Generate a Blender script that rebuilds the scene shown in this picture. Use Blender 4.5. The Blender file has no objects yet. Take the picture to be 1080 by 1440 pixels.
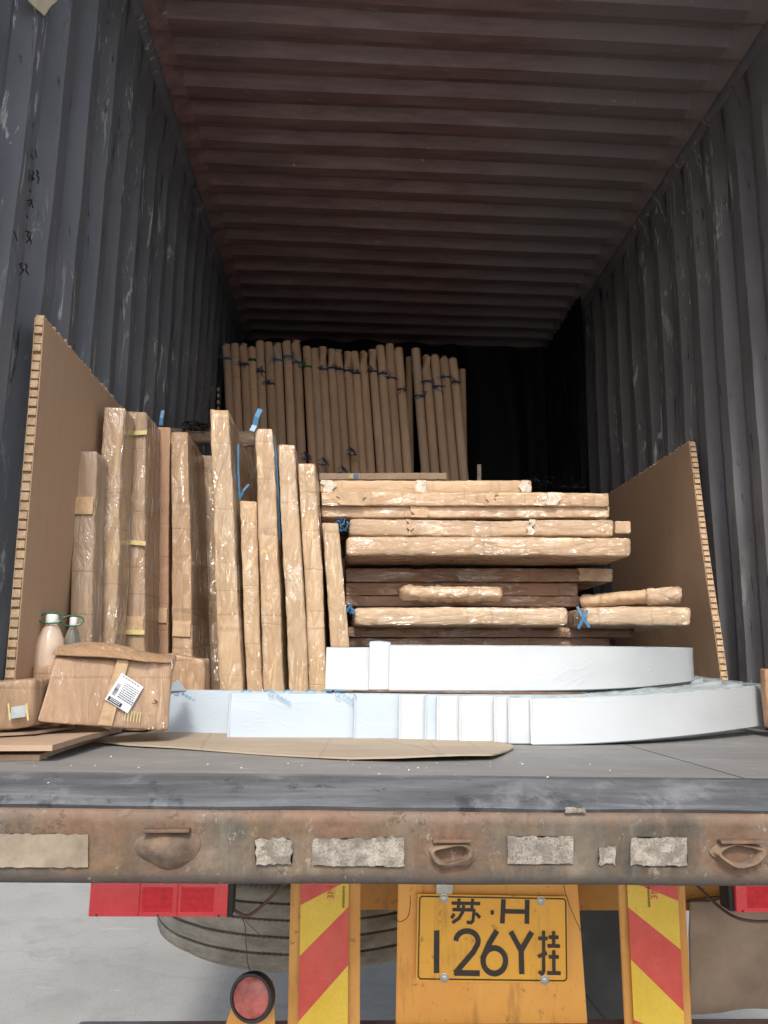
import bpy, bmesh, math, random
from mathutils import Vector, Matrix, noise

random.seed(7)
S = bpy.context.scene
C = S.collection
R = math.radians

# ------------------------------------------------------------------ camera
EYE = Vector((0.0, 0.0, 0.21))          # deck of the container is z = 0
FPX, PITCH, YAW, ROLL = 1126.7, 0.18892, 0.04556, 0.01600
_f = Vector((math.sin(YAW)*math.cos(PITCH), math.cos(YAW)*math.cos(PITCH), math.sin(PITCH)))
_r = Vector((math.cos(YAW), -math.sin(YAW), 0)); _u = _r.cross(_f)
CR = math.cos(ROLL)*_r + math.sin(ROLL)*_u
CU = CR.cross(_f); CF = _f
cam = bpy.data.cameras.new('camera'); camo = bpy.data.objects.new('camera', cam); C.objects.link(camo)
cam.sensor_fit = 'VERTICAL'; cam.sensor_height = 24.0; cam.sensor_width = 18.0
cam.lens = 24.0*FPX/1440.0; cam.clip_start = 0.05; cam.clip_end = 2000
m = Matrix((CR, CU, -CF)).transposed().to_4x4(); m.translation = EYE
camo.matrix_world = m
S.camera = camo
S.render.resolution_x = 768; S.render.resolution_y = 1024

# ------------------------------------------------------------------ sky and sun
W = bpy.data.worlds.new("World"); S.world = W; W.use_nodes = True
SUN_EL, SUN_AZ = 44.0, 7.0              # the sun stands behind the photographer, a little to the left
wn = W.node_tree.nodes; wn.clear()
wo = wn.new('ShaderNodeOutputWorld'); wb = wn.new('ShaderNodeBackground'); ws = wn.new('ShaderNodeTexSky')
ws.sky_type = 'NISHITA'; ws.sun_disc = False; ws.sun_elevation = R(SUN_EL); ws.sun_rotation = R(180+SUN_AZ)
ws.dust_density = 3.0; ws.air_density = 1.0
wb.inputs['Strength'].default_value = 0.15
wh = wn.new('ShaderNodeHueSaturation'); wh.inputs['Saturation'].default_value = 0.55   # thin high haze: paler sky
W.node_tree.links.new(ws.outputs[0], wh.inputs['Color']); W.node_tree.links.new(wh.outputs[0], wb.inputs[0]); W.node_tree.links.new(wb.outputs[0], wo.inputs[0])
sd = bpy.data.lights.new('sun', 'SUN'); sd.energy = 1.5; sd.angle = R(7.0); sd.color = (1.0, 0.95, 0.87)
so = bpy.data.objects.new('sun', sd); C.objects.link(so)
sv = Vector((-math.sin(R(SUN_AZ))*math.cos(R(SUN_EL)), -math.cos(R(SUN_AZ))*math.cos(R(SUN_EL)), math.sin(R(SUN_EL))))
so.rotation_euler = sv.to_track_quat('Z', 'Y').to_euler()
S.view_settings.view_transform = 'Standard'; S.view_settings.look = 'None'
S.view_settings.gamma = 1.0; S.view_settings.use_curve_mapping = False
S.view_settings.exposure = 0.78

# ------------------------------------------------------------------ helpers
def ray(px, py): return CF + CR*((px-540)/FPX) - CU*((py-720)/FPX)
def at(px, py, Y):
    d = ray(px, py); return EYE + d*(Y/d.y)
def atz(px, py, z):
    d = ray(px, py); return EYE + d*((z-EYE.z)/d.z)
def atx(px, py, x):
    d = ray(px, py); return EYE + d*(x/d.x)

class M:
    def __init__(s, name):
        s.m = bpy.data.materials.new(name); s.m.use_nodes = True
        s.nt = s.m.node_tree; s.nt.nodes.clear()
        s.out = s.nt.nodes.new('ShaderNodeOutputMaterial')
        s.b = s.nt.nodes.new('ShaderNodeBsdfPrincipled')
        s.nt.links.new(s.b.outputs[0], s.out.inputs[0])
    def n(s, t, **k):
        x = s.nt.nodes.new(t)
        for a, b in k.items(): setattr(x, a, b)
        return x
    def l(s, a, b): s.nt.links.new(a, b)
    def set(s, k, v):
        i = s.b.inputs[k]
        if isinstance(v, bpy.types.NodeSocket): s.l(v, i)
        elif isinstance(v, tuple) and len(v) == 3: i.default_value = (*v, 1)
        else: i.default_value = v
        return s
    def coord(s, scale=(1, 1, 1), rnd=True, rot=(0, 0, 0), world=False):
        tc = s.n('ShaderNodeTexCoord')
        src = tc.outputs['Object']
        if world: src = s.n('ShaderNodeNewGeometry').outputs['Position']
        if rnd:
            oi = s.n('ShaderNodeObjectInfo'); mu = s.n('ShaderNodeMath', operation='MULTIPLY'); mu.inputs[1].default_value = 37.0
            s.l(oi.outputs['Random'], mu.inputs[0]); ad = s.n('ShaderNodeVectorMath', operation='ADD')
            s.l(src, ad.inputs[0]); s.l(mu.outputs[0], ad.inputs[1]); src = ad.outputs[0]
        mp = s.n('ShaderNodeMapping'); mp.inputs['Scale'].default_value = scale; mp.inputs['Rotation'].default_value = rot
        s.l(src, mp.inputs[0]); return mp.outputs[0]
    def noise(s, co, sc=5, det=6, ro=.6, dis=0):
        x = s.n('ShaderNodeTexNoise'); x.inputs['Scale'].default_value = sc; x.inputs['Detail'].default_value = det
        x.inputs['Roughness'].default_value = ro; x.inputs['Distortion'].default_value = dis
        s.l(co, x.inputs['Vector']); return x.outputs['Fac']
    def ramp(s, fac, stops, interp='LINEAR'):
        x = s.n('ShaderNodeValToRGB'); x.color_ramp.interpolation = interp; el = x.color_ramp.elements
        while len(el) < len(stops): el.new(0.5)
        for e, (p, c) in zip(el, stops):
            e.position = p
            e.color = (*c, 1) if isinstance(c, tuple) else (c, c, c, 1)
        s.l(fac, x.inputs[0]); return x.outputs[0]
    def mix(s, fac, a, b, mode='MIX'):
        x = s.n('ShaderNodeMixRGB', blend_type=mode)
        for i, v in ((0, fac), (1, a), (2, b)):
            if isinstance(v, bpy.types.NodeSocket): s.l(v, x.inputs[i])
            elif isinstance(v, tuple): x.inputs[i].default_value = (*v, 1)
            else: x.inputs[i].default_value = v
        return x.outputs[0]
    def math(s, op, a, b=None):
        x = s.n('ShaderNodeMath', operation=op)
        for i, v in ((0, a), (1, b)):
            if v is None: continue
            if isinstance(v, bpy.types.NodeSocket): s.l(v, x.inputs[i])
            else: x.inputs[i].default_value = v
        return x.outputs[0]
    def bump(s, h, st=.3, dist=.01, prev=None):
        x = s.n('ShaderNodeBump'); x.inputs['Strength'].default_value = st; x.inputs['Distance'].default_value = dist
        s.l(h, x.inputs['Height'])
        if prev: s.l(prev, x.inputs['Normal'])
        return x.outputs[0]

def plain(name, col, rough=.6, metal=0, var=.25, sc=12, bump=.15):
    k = M(name); co = k.coord()
    f = k.noise(co, sc, 6, .65)
    lo = tuple(c*(1-var) for c in col); hi = tuple(min(1, c*(1+var)) for c in col)
    k.set('Base Color', k.ramp(f, [(.3, lo), (.7, hi)])).set('Roughness', rough).set('Metallic', metal)
    k.set('Normal', k.bump(k.noise(co, sc*8, 4), bump, .002))
    return k.m

def cardboard(name, col, wrap=0.0, axis='z', dirt=.3, fold=True):
    """kraft paper; wrap > 0 puts a skin of clinging stretch film over it"""
    k = M(name)
    lng = {'z': (1, 1, .12), 'x': (.12, 1, 1)}[axis]
    crs = {'z': (.05, .05, 1), 'x': (1, .05, .05)}[axis]
    co = k.coord(); cl = k.coord(lng); cc = k.coord(crs)
    oi = k.n('ShaderNodeObjectInfo')
    f = k.noise(co, 3.5, 5, .6); f2 = k.noise(cl, 22, 6, .6)
    c0 = tuple(c*.80 for c in col); c1 = tuple(min(1, c*1.10) for c in col)
    base = k.ramp(f, [(.3, c0), (.7, c1)])
    base = k.mix(.35, base, k.ramp(f2, [(.3, tuple(c*.75 for c in col)), (.75, tuple(min(1, c*1.25) for c in col))]))
    tint = k.ramp(oi.outputs['Random'], [(0, (.80, .80, .82)), (.25, (1.0, .93, .86)), (.5, (.92, .95, 1.0)), (.75, (1.08, 1.05, 1.0)), (1, (.92, .90, .94))])
    base = k.mix(1.0, base, tint, 'MULTIPLY')
    crease = k.ramp(k.noise(cc, 5, 2, .5, .12), [(.492, 0.0), (.5, 1.0), (.508, 0.0)])
    base = k.mix(k.math('MULTIPLY', crease, dirt), base, tuple(c*.35 for c in col))
    rough = .75
    h1 = k.noise(co, 14, 5, .55)
    nb = k.bump(h1, .14, .004)
    nb = k.bump(crease, .25, -.004, nb)
    if wrap:
        vo = k.n('ShaderNodeTexVoronoi', feature='DISTANCE_TO_EDGE')
        wco = k.coord({'z': (1, 1, .28), 'x': (.28, 1, 1)}[axis], rot=(.1, .35, .2))
        dn = k.n('ShaderNodeTexNoise'); dn.inputs['Scale'].default_value = 7; dn.inputs['Detail'].default_value = 3
        k.l(wco, dn.inputs['Vector'])
        mm = k.n('ShaderNodeVectorMath', operation='MULTIPLY_ADD'); k.l(dn.outputs['Color'], mm.inputs[0])
        mm.inputs[1].default_value = (.35, .35, .35); k.l(wco, mm.inputs[2])
        vo.inputs['Scale'].default_value = 11; k.l(mm.outputs[0], vo.inputs['Vector'])
        cr = k.ramp(vo.outputs['Distance'], [(0, 1.0), (.11, 0.0)])
        st = k.noise(wco, 19, 4, .55, 1.4)
        hh = k.math('ADD', k.math('MULTIPLY', cr, .6), st)
        cn = k.bump(hh, 1.0, .030)
        k.set('Coat Normal', cn)
        msk = k.ramp(k.noise(co, 4.5, 3, .5), [(.38, .22), (.52, 1.0)])
        k.set('Coat Weight', k.math('MULTIPLY', msk, wrap)); k.set('Coat Roughness', .14); k.set('Coat IOR', 1.85)
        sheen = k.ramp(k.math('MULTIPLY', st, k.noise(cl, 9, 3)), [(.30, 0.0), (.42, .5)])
        base = k.mix(k.math('MULTIPLY', sheen, .5*wrap), base, tuple(min(1, c*1.35+.06) for c in col))  # film sheen mixed into the base colour as a paler tint
        s1 = k.noise(k.coord({'z': (1, 1, .10), 'x': (.10, 1, 1)}[axis], rot=(0, .06, 0)), 34, 7, .72, .5)
        s2 = k.noise(k.coord({'z': (1, 1, .3), 'x': (.3, 1, 1)}[axis], rot=(.1, .5, .1)), 27, 7, .74, .9)
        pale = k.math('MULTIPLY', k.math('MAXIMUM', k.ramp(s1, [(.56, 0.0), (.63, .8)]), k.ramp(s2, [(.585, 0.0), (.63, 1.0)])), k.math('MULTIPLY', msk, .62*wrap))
        base = k.mix(pale, base, tuple(min(.88, c*1.3+q_) for c, q_ in zip(col, (.17, .145, .07))))  # pale streaks: cloudy film and its glare painted into the colour
        dark = k.math('MULTIPLY', k.ramp(s2, [(.36, 1.0), (.43, 0.0)]), .5*wrap)
        base = k.mix(dark, base, tuple(c*.5 for c in col))
        nb = k.bump(s2, .35, .006, nb)
        nb = k.bump(hh, .25, .004, nb)
        rough = .5
    k.set('Base Color', base).set('Roughness', rough).set('Normal', nb)
    k.b.inputs['Specular IOR Level'].default_value = .3
    return k.m

def clear_mat(name, col, rough=.08):
    k = M(name); k.set('Base Color', col).set('Roughness', rough).set('Transmission Weight', .9).set('IOR', 1.3)
    k.set('Normal', k.bump(k.noise(k.coord(), 30, 3), .3, .004)); return k.m

def tag(o, label=None, cat=None, group=None, kind=None):
    if label: o['label'] = label
    if cat: o['category'] = cat
    if group: o['group'] = group
    if kind: o['kind'] = kind
    return o
def thing(name, label, cat, loc, group=None):
    o = bpy.data.objects.new(name, None); C.objects.link(o); o.location = loc; o.empty_display_size = .1
    return tag(o, label, cat, group)
def obj(name, bm, mat, parent=None, origin=None, smooth=True, angle=40):
    """bm is in world metres; the mesh is stored relative to the origin of its thing"""
    if parent is not None:
        p = parent
        og = Vector(p.location)
        if p.parent: og = og + Vector(p.parent.location)
    else: og = Vector(origin) if origin is not None else Vector((0, 0, 0))
    bmesh.ops.translate(bm, verts=bm.verts[:], vec=-og)
    bmesh.ops.recalc_face_normals(bm, faces=bm.faces[:])
    if smooth:
        for f in bm.faces: f.smooth = True
        for e in bm.edges:
            if len(e.link_faces) == 2 and e.calc_face_angle(0) > R(angle): e.smooth = False
    me = bpy.data.meshes.new(name); bm.to_mesh(me); bm.free()
    o = bpy.data.objects.new(name, me); C.objects.link(o)
    mats = mat if isinstance(mat, (list, tuple)) else [mat]
    for x in mats: me.materials.append(x)
    if parent is not None: o.parent = parent
    else: o.location = og
    return o

def box(bm, lo, hi, bev=0, mi=0):
    lo, hi = Vector(lo), Vector(hi); c = (lo+hi)/2; s = hi-lo
    return obox(bm, c, (1, 0, 0), (0, 1, 0), (0, 0, 1), s, bev, mi)
def obox(bm, c, X, Y, Z, s, bev=0, mi=0):
    c, X, Y, Z = Vector(c), Vector(X).normalized(), Vector(Y).normalized(), Vector(Z).normalized()
    r = bmesh.ops.create_cube(bm, size=1)
    vs = r['verts']
    for v in vs: v.co = c + X*(v.co.x*s[0]) + Y*(v.co.y*s[1]) + Z*(v.co.z*s[2])
    fs = set(f for v in vs for f in v.link_faces)
    for f in fs: f.material_index = mi
    if bev:
        es = set(e for v in vs for e in v.link_edges)
        bmesh.ops.bevel(bm, geom=list(es), offset=bev, segments=2, affect='EDGES', profile=.6)
def tube(bm, pts, r, seg=8, cap=True, flat=None):
    pts = [Vector(p) for p in pts]; rings = []
    n = len(pts)
    for i, p in enumerate(pts):
        t = (pts[min(i+1, n-1)]-pts[max(i-1, 0)]).normalized()
        a = t.cross(Vector((0, 0, 1)))
        if a.length < .05: a = t.cross(Vector((0, 1, 0)))
        a.normalize(); b = t.cross(a)
        rr = r[i] if isinstance(r, (list, tuple)) else r
        rings.append([bm.verts.new(p+(a*math.cos(k*2*math.pi/seg)+b*math.sin(k*2*math.pi/seg))*rr) for k in range(seg)])
    for i in range(n-1):
        for k in range(seg):
            bm.faces.new((rings[i][k], rings[i][(k+1) % seg], rings[i+1][(k+1) % seg], rings[i+1][k]))
    if cap: bm.faces.new(rings[0]); bm.faces.new(rings[-1])
def lathe(bm, c, axis, prof, seg=32, sx=None):
    """prof: (r, t) along axis from c"""
    c = Vector(c); axis = Vector(axis).normalized()
    a = axis.cross(Vector((0, 1, 0)));
    if a.length < .1: a = axis.cross(Vector((1, 0, 0)))
    a.normalize(); b = axis.cross(a)
    rings = [[bm.verts.new(c+axis*t+(a*math.cos(k*2*math.pi/seg)+b*math.sin(k*2*math.pi/seg))*max(r, 1e-4)) for k in range(seg)] for r, t in prof]
    for i in range(len(prof)-1):
        for k in range(seg):
            bm.faces.new((rings[i][k], rings[i][(k+1) % seg], rings[i+1][(k+1) % seg], rings[i+1][k]))
    bm.faces.new(rings[0]); bm.faces.new(rings[-1])
def slab(bm, top, th, n=None):
    """polygon sheet: list of points, pushed down by th"""
    th = Vector((0, 0, -th)) if n is None else Vector(n)*-th
    a = [bm.verts.new(Vector(p)) for p in top]; b = [bm.verts.new(Vector(p)+th) for p in top]
    bm.faces.new(a); bm.faces.new(b[::-1])
    for i in range(len(a)):
        j = (i+1) % len(a); bm.faces.new((a[i], b[i], b[j], a[j]))

def nz(p, f, s=0): return noise.noise(Vector((p[0]*f+s*17.3, p[1]*f+s*5.1, p[2]*f+s*9.7)))

def softbox(corners, r=.012, amp=.004, seed=0, step=.03, fine=.0015, warp=None):
    """wobbly rounded box through 8 corners, order 000 100 110 010 001 101 111 011 (x, y, z)"""
    c = [Vector(q) for q in corners]
    L = [((c[1]-c[0]).length+(c[5]-c[4]).length)/2, ((c[3]-c[0]).length+(c[7]-c[4]).length)/2, ((c[4]-c[0]).length+(c[6]-c[2]).length)/2]
    N = [max(2, min(60, int(l/step))) for l in L]
    def grid(l, n):     # denser near the edges
        rr = min(r, l*.45)
        return sorted(set([0, rr*.3/l, rr/l]+[rr/l+(1-2*rr/l)*i/n for i in range(n+1)]+[1-rr/l, 1-rr*.3/l, 1]))
    G = [grid(L[i], N[i]) for i in range(3)]
    def pos(u, v, w):
        # rounding
        q = [u*L[0], v*L[1], w*L[2]]; k = [min(max(q[i], min(r, L[i]*.45)), L[i]-min(r, L[i]*.45)) for i in range(3)]
        d = Vector([q[i]-k[i] for i in range(3)])
        if d.length > 1e-9:
            d = d.normalized()*min(r, min(L)*.45)*(1 if max(abs(x) for x in d) > 0 else 0)
        q = [(k[i]+d[i])/L[i] for i in range(3)]
        u, v, w = q
        a = c[0].lerp(c[1], u); b = c[3].lerp(c[2], u); e = c[4].lerp(c[5], u); f = c[7].lerp(c[6], u)
        P = a.lerp(b, v).lerp(e.lerp(f, v), w)
        n1 = Vector((nz(P, 3.0, seed), nz(P, 3.0, seed+1)*.5, nz(P, 3.0, seed+2)))*amp*2.2
        n2 = Vector((nz(P, 12, seed+3), nz(P, 12, seed+4), nz(P, 12, seed+5)))*amp*.8
        n3 = Vector((nz(P, 45, seed+6), nz(P, 45, seed+7), nz(P, 45, seed+8)))*fine
        P = P+n1+n2+n3
        return warp(P, u, v, w) if warp else P
    bm = bmesh.new(); vm = {}
    def V(i, j, k):
        key = (i, j, k)
        if key not in vm: vm[key] = bm.verts.new(pos(G[0][i], G[1][j], G[2][k]))
        return vm[key]
    n0, n1_, n2_ = len(G[0])-1, len(G[1])-1, len(G[2])-1
    for i in range(n0):
        for j in range(n1_):
            for k in (0, n2_): bm.faces.new((V(i, j, k), V(i+1, j, k), V(i+1, j+1, k), V(i, j+1, k)))
    for i in range(n0):
        for k in range(n2_):
            for j in (0, n1_): bm.faces.new((V(i, j, k), V(i+1, j, k), V(i+1, j, k+1), V(i, j, k+1)))
    for j in range(n1_):
        for k in range(n2_):
            for i in (0, n0): bm.faces.new((V(i, j, k), V(i, j+1, k), V(i, j+1, k+1), V(i, j, k+1)))
    return bm

def strokes(bm, lines, o, X, Y, N, w, th=.0012):
    """flat lettering strokes; lines are 2-D polylines in metres on the plane o, X, Y with outward normal N"""
    o, X, Y, N = Vector(o), Vector(X).normalized(), Vector(Y).normalized(), Vector(N).normalized(); k = 0
    for ln in lines:
        ww = w
        if ln and isinstance(ln[0], (int, float)): ww = ln[0]; ln = ln[1:]
        for i in range(len(ln)-1):
            a = o+X*ln[i][0]+Y*ln[i][1]; b = o+X*ln[i+1][0]+Y*ln[i+1][1]
            d = (b-a); L = d.length
            if L < 1e-6: continue
            ext = ww*.35 if len(ln) > 2 else 0
            t = th+k*.00004; k += 1
            obox(bm, (a+b)/2+N*(t/2), d, N.cross(d), N, (L+ext, ww, t))

def text_bm(txt, o, X, Y, N, size, th=.0008, align='LEFT'):
    cu = bpy.data.curves.new('t', 'FONT'); cu.body = txt; cu.size = size; cu.align_x = align; cu.extrude = th; cu.resolution_u = 3
    ob = bpy.data.objects.new('t', cu); C.objects.link(ob)
    dg = bpy.context.evaluated_depsgraph_get(); me = bpy.data.meshes.new_from_object(ob.evaluated_get(dg))
    bm = bmesh.new(); bm.from_mesh(me); bpy.data.objects.remove(ob); bpy.data.meshes.remove(me); bpy.data.curves.remove(cu)
    o, X, Y, N = Vector(o), Vector(X).normalized(), Vector(Y).normalized(), Vector(N).normalized()
    for v in bm.verts: v.co = o+X*v.co.x+Y*v.co.y+N*v.co.z
    return bm
def join(a, b):
    me = bpy.data.meshes.new('j'); b.to_mesh(me); a.from_mesh(me); bpy.data.meshes.remove(me); b.free()

ORD = 'first second third fourth fifth sixth seventh eighth ninth tenth eleventh twelfth thirteenth fourteenth fifteenth sixteenth seventeenth eighteenth nineteenth twentieth twenty-first twenty-second twenty-third twenty-fourth twenty-fifth twenty-sixth twenty-seventh'.split()

# ------------------------------------------------------------------ materials
def wall_mat(name, col, tint2, rough=.55):
    k = M(name)
    co = k.coord(rnd=False); cv = k.coord((1, 1, .12), rnd=False); cf = k.coord((1, 2.2, .35), rnd=False)
    base = k.ramp(k.noise(co, 1.6, 6, .65), [(.3, tuple(c*.72 for c in col)), (.5, col), (.72, tint2)])
    base = k.mix(.45, base, k.ramp(k.noise(cv, 9, 6, .65), [(.3, tuple(c*.55 for c in col)), (.7, tuple(c*1.4 for c in col))]))
    # scraped paint: short vertical white scuffs and dark scratches on the crowns
    sc = k.math('MULTIPLY', k.ramp(k.noise(cf, 13, 8, .72, .8), [(.575, 0.0), (.61, 1.0)]), k.ramp(k.noise(co, 1.3, 3, .5), [(.42, .0), (.55, 1.0)]))
    base = k.mix(sc, base, (.42, .43, .42))
    dk = k.ramp(k.noise(k.coord((1, 1.5, .22), rnd=False, rot=(.1, 0, 0)), 17, 7, .7, .5), [(.61, 0.0), (.65, .8)])
    base = k.mix(dk, base, (.012, .012, .014))
    ru = k.ramp(k.noise(co, 3.1, 7, .7), [(.68, 0.0), (.74, .8)])
    base = k.mix(ru, base, (.13, .06, .03))
    k.set('Base Color', base).set('Roughness', k.ramp(k.noise(co, 6, 4), [(.3, rough-.12), (.7, rough+.2)]))
    k.set('Normal', k.bump(k.noise(co, 9, 7, .6), .35, .008))
    return k.m
MAT = {}
MAT['wall'] = wall_mat('wall_paint', (.125, .133, .15), (.175, .188, .208))
MAT['wall2'] = wall_mat('wall_paint_right', (.14, .136, .145), (.19, .185, .20))
def roof_mat():
    k = M('roof_paint'); co = k.coord(rnd=False); cv = k.coord((.15, 1, 1), rnd=False)
    base = k.ramp(k.noise(co, .9, 6, .6), [(.34, (.145, .075, .075)), (.5, (.21, .122, .122)), (.64, (.18, .14, .142))])
    base = k.mix(.4, base, k.ramp(k.noise(cv, 20, 6, .65), [(.36, (.075, .048, .048)), (.64, (.31, .22, .215))]))
    # greyer overspray near the right side
    sx = k.n('ShaderNodeSeparateXYZ'); k.l(k.n('ShaderNodeNewGeometry').outputs['Position'], sx.inputs[0])
    base = k.mix(k.ramp(sx.outputs['X'], [(.55, 0.0), (1.0, .75)]), base, (.20, .185, .185))
    sc = k.ramp(k.noise(k.coord((1, 3, 1), rnd=False), 11, 8, .75, 1), [(.64, 0.0), (.68, .7)])
    base = k.mix(sc, base, (.50, .46, .45))
    k.set('Base Color', base).set('Roughness', k.ramp(k.noise(co, 5, 5), [(.35, .32), (.65, .6)])).set('Normal', k.bump(k.noise(co, 22, 7, .65), .45, .004, k.bump(k.noise(co, 5, 3), .4, .012))); return k.m
MAT['roof'] = roof_mat()
def deck_mat():
    k = M('deck_plywood'); co = k.coord(rnd=False); cx = k.coord((.12, 1, 1), rnd=False)
    base = k.ramp(k.noise(co, 2.2, 7, .65), [(.3, (.15, .147, .145)), (.55, (.21, .206, .203)), (.75, (.28, .272, .265))])
    base = k.mix(.5, base, k.ramp(k.noise(cx, 16, 7, .65), [(.3, (.14, .138, .137)), (.7, (.26, .255, .25))]))
    w = k.ramp(k.noise(k.coord((.2, 1, 1), rnd=False, rot=(0, 0, .12)), 38, 6, .7, .4), [(.61, 0.0), (.63, .7)])
    base = k.mix(w, base, (.36, .35, .34))
    d = k.ramp(k.noise(co, 9, 7, .7), [(.30, .7), (.36, 0.0)])
    base = k.mix(d, base, (.05, .05, .052))
    k.set('Base Color', base).set('Roughness', .62).set('Normal', k.bump(k.noise(co, 40, 6), .35, .003)); return k.m
MAT['deck'] = deck_mat()
def sill_mat():
    k = M('sill_steel'); co = k.coord(rnd=False); cx = k.coord((.1, 1, 1), rnd=False)
    base = k.ramp(k.noise(cx, 12, 7, .7), [(.3, (.05, .052, .058)), (.5, (.095, .10, .11)), (.72, (.19, .195, .205))])
    w = k.ramp(k.noise(co, 5, 8, .75), [(.52, 0.0), (.66, .7)])
    base = k.mix(w, base, (.24, .245, .26))
    fs = k.ramp(k.noise(k.coord((.06, 1, 1), rnd=False), 60, 7, .7), [(.5, 0.0), (.7, .6)])
    base = k.mix(fs, base, (.20, .205, .215))
    dk = k.ramp(k.noise(co, 14, 6, .7), [(.33, .8), (.42, 0.0)])
    base = k.mix(dk, base, (.03, .032, .04))
    k.set('Base Color', base).set('Roughness', .5).set('Metallic', .15).set('Normal', k.bump(k.noise(co, 22, 7), .5, .006)); return k.m
MAT['sill'] = sill_mat()
BEAM_RUST = [tuple(at(235, 1190, 1.5)), tuple(at(634, 1196, 1.5)), tuple(at(1038, 1197, 1.5)), tuple(at(470, 1140, 1.5)), tuple(at(120, 1150, 1.5))]
def beam_mat():
    k = M('beam_rust'); co = k.coord(rnd=False); cv = k.coord((1, 1, .18), rnd=False); cx = k.coord((.25, 1, 1), rnd=False)
    base = k.ramp(k.noise(co, 3.2, 8, .68), [(.37, (.032, .029, .023)), (.47, (.078, .068, .052)), (.56, (.125, .098, .070)), (.66, (.215, .18, .138))])
    rust = k.ramp(k.noise(co, 4.6, 8, .7, .4), [(.47, 0.0), (.60, .85)])
    base = k.mix(rust, base, k.ramp(k.noise(co, 26, 5), [(.3, (.075, .042, .020)), (.7, (.20, .118, .055))]))
    st = k.ramp(k.noise(cv, 24, 7, .7), [(.5, 0.0), (.75, .6)])
    base = k.mix(st, base, (.20, .17, .132))
    st2 = k.ramp(k.noise(cv, 17, 7, .7, .2), [(.34, .8), (.48, 0.0)])
    base = k.mix(st2, base, (.08, .06, .045))
    red = k.ramp(k.noise(cx, 8, 6, .75), [(.68, 0.0), (.71, .6)])
    base = k.mix(red, base, (.30, .11, .05))
    pos = k.n('ShaderNodeNewGeometry').outputs['Position']
    for q_ in BEAM_RUST:
        d_ = k.n('ShaderNodeVectorMath', operation='DISTANCE'); k.l(pos, d_.inputs[0]); d_.inputs[1].default_value = q_
        f_ = k.math('ADD', d_.outputs['Value'], k.math('MULTIPLY', k.noise(co, 16, 6, .7), .11))
        base = k.mix(k.ramp(f_, [(.085, .75), (.15, 0.0)]), base, k.ramp(k.noise(co, 34, 6), [(.3, (.075, .04, .025)), (.7, (.22, .115, .065))]))
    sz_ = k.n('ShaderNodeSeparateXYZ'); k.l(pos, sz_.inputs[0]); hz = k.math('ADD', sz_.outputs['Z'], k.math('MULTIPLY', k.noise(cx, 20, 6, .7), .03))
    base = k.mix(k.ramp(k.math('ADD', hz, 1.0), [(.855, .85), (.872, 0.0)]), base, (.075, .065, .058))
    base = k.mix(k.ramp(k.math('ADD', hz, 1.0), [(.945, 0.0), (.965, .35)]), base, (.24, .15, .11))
    ch = k.ramp(k.noise(co, 34, 9, .78, .3), [(.555, 0.0), (.565, 1.0)])
    base = k.mix(k.math('MULTIPLY', ch, k.ramp(k.noise(co, 5, 4, .6), [(.42, 0.0), (.58, .85)])), base, (.075, .048, .034))
    ch2 = k.ramp(k.noise(k.coord((.7, 1, .5), rnd=False, rot=(0, .1, 0)), 48, 9, .78), [(.60, 0.0), (.61, 1.0)])
    base = k.mix(k.math('MULTIPLY', ch2, .45), base, (.30, .27, .235))
    pl = k.ramp(k.noise(co, 11, 8, .75), [(.69, 0.0), (.71, .8)])
    base = k.mix(pl, base, (.05, .045, .04))
    k.set('Base Color', base).set('Roughness', .7).set('Normal', k.bump(k.noise(co, 30, 8, .65), .6, .004, k.bump(k.noise(co, 6, 4), .5, .01))); return k.m
MAT['beam'] = beam_mat()
def rust_mat():
    k = M('heavy_rust'); co = k.coord()
    base = k.ramp(k.noise(co, 22, 8, .7), [(.3, (.07, .05, .04)), (.48, (.13, .09, .062)), (.6, (.20, .125, .08)), (.75, (.22, .19, .16))])
    k.set('Base Color', base).set('Roughness', .85).set('Normal', k.bump(k.noise(co, 60, 8), .7, .004)); return k.m
MAT['rust'] = rust_mat()
def ground_mat():
    k = M('concrete_yard'); co = k.coord(rnd=False)
    base = k.ramp(k.noise(co, .9, 8, .62), [(.3, (.27, .262, .245)), (.55, (.325, .315, .298)), (.75, (.37, .36, .343))])
    d = k.ramp(k.noise(co, 3.5, 8, .7, .5), [(.35, .45), (.5, 0.0)])
    base = k.mix(d, base, (.22, .22, .215))
    w = k.ramp(k.noise(k.coord((.3, 1, 1), rnd=False), 6, 7, .7), [(.62, 0.0), (.7, .6)])
    base = k.mix(w, base, (.45, .45, .445))
    vo = k.n('ShaderNodeTexVoronoi', feature='DISTANCE_TO_EDGE'); vo.inputs['Scale'].default_value = .22
    dn = k.n('ShaderNodeVectorMath', operation='MULTIPLY_ADD'); nn_ = k.n('ShaderNodeTexNoise'); nn_.inputs['Scale'].default_value = 3; nn_.inputs['Detail'].default_value = 6
    k.l(co, nn_.inputs['Vector']); k.l(nn_.outputs['Color'], dn.inputs[0]); dn.inputs[1].default_value = (.5, .5, 0); k.l(co, dn.inputs[2]); k.l(dn.outputs[0], vo.inputs['Vector'])
    base = k.mix(k.ramp(vo.outputs['Distance'], [(.001, .3), (.004, 0.0)]), base, (.2, .195, .19))
    sp = k.ramp(k.noise(co, 90, 3, .6), [(.62, 0.0), (.65, .7)]); base = k.mix(sp, base, (.13, .12, .11))
    oil = k.ramp(k.noise(co, 1.7, 5, .6), [(.60, 0.0), (.72, .3)]); base = k.mix(oil, base, (.17, .165, .155))
    k.set('Base Color', base).set('Roughness', .85).set('Normal', k.bump(k.noise(co, 60, 6), .4, .004)); return k.m
MAT['ground'] = ground_mat()
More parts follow.
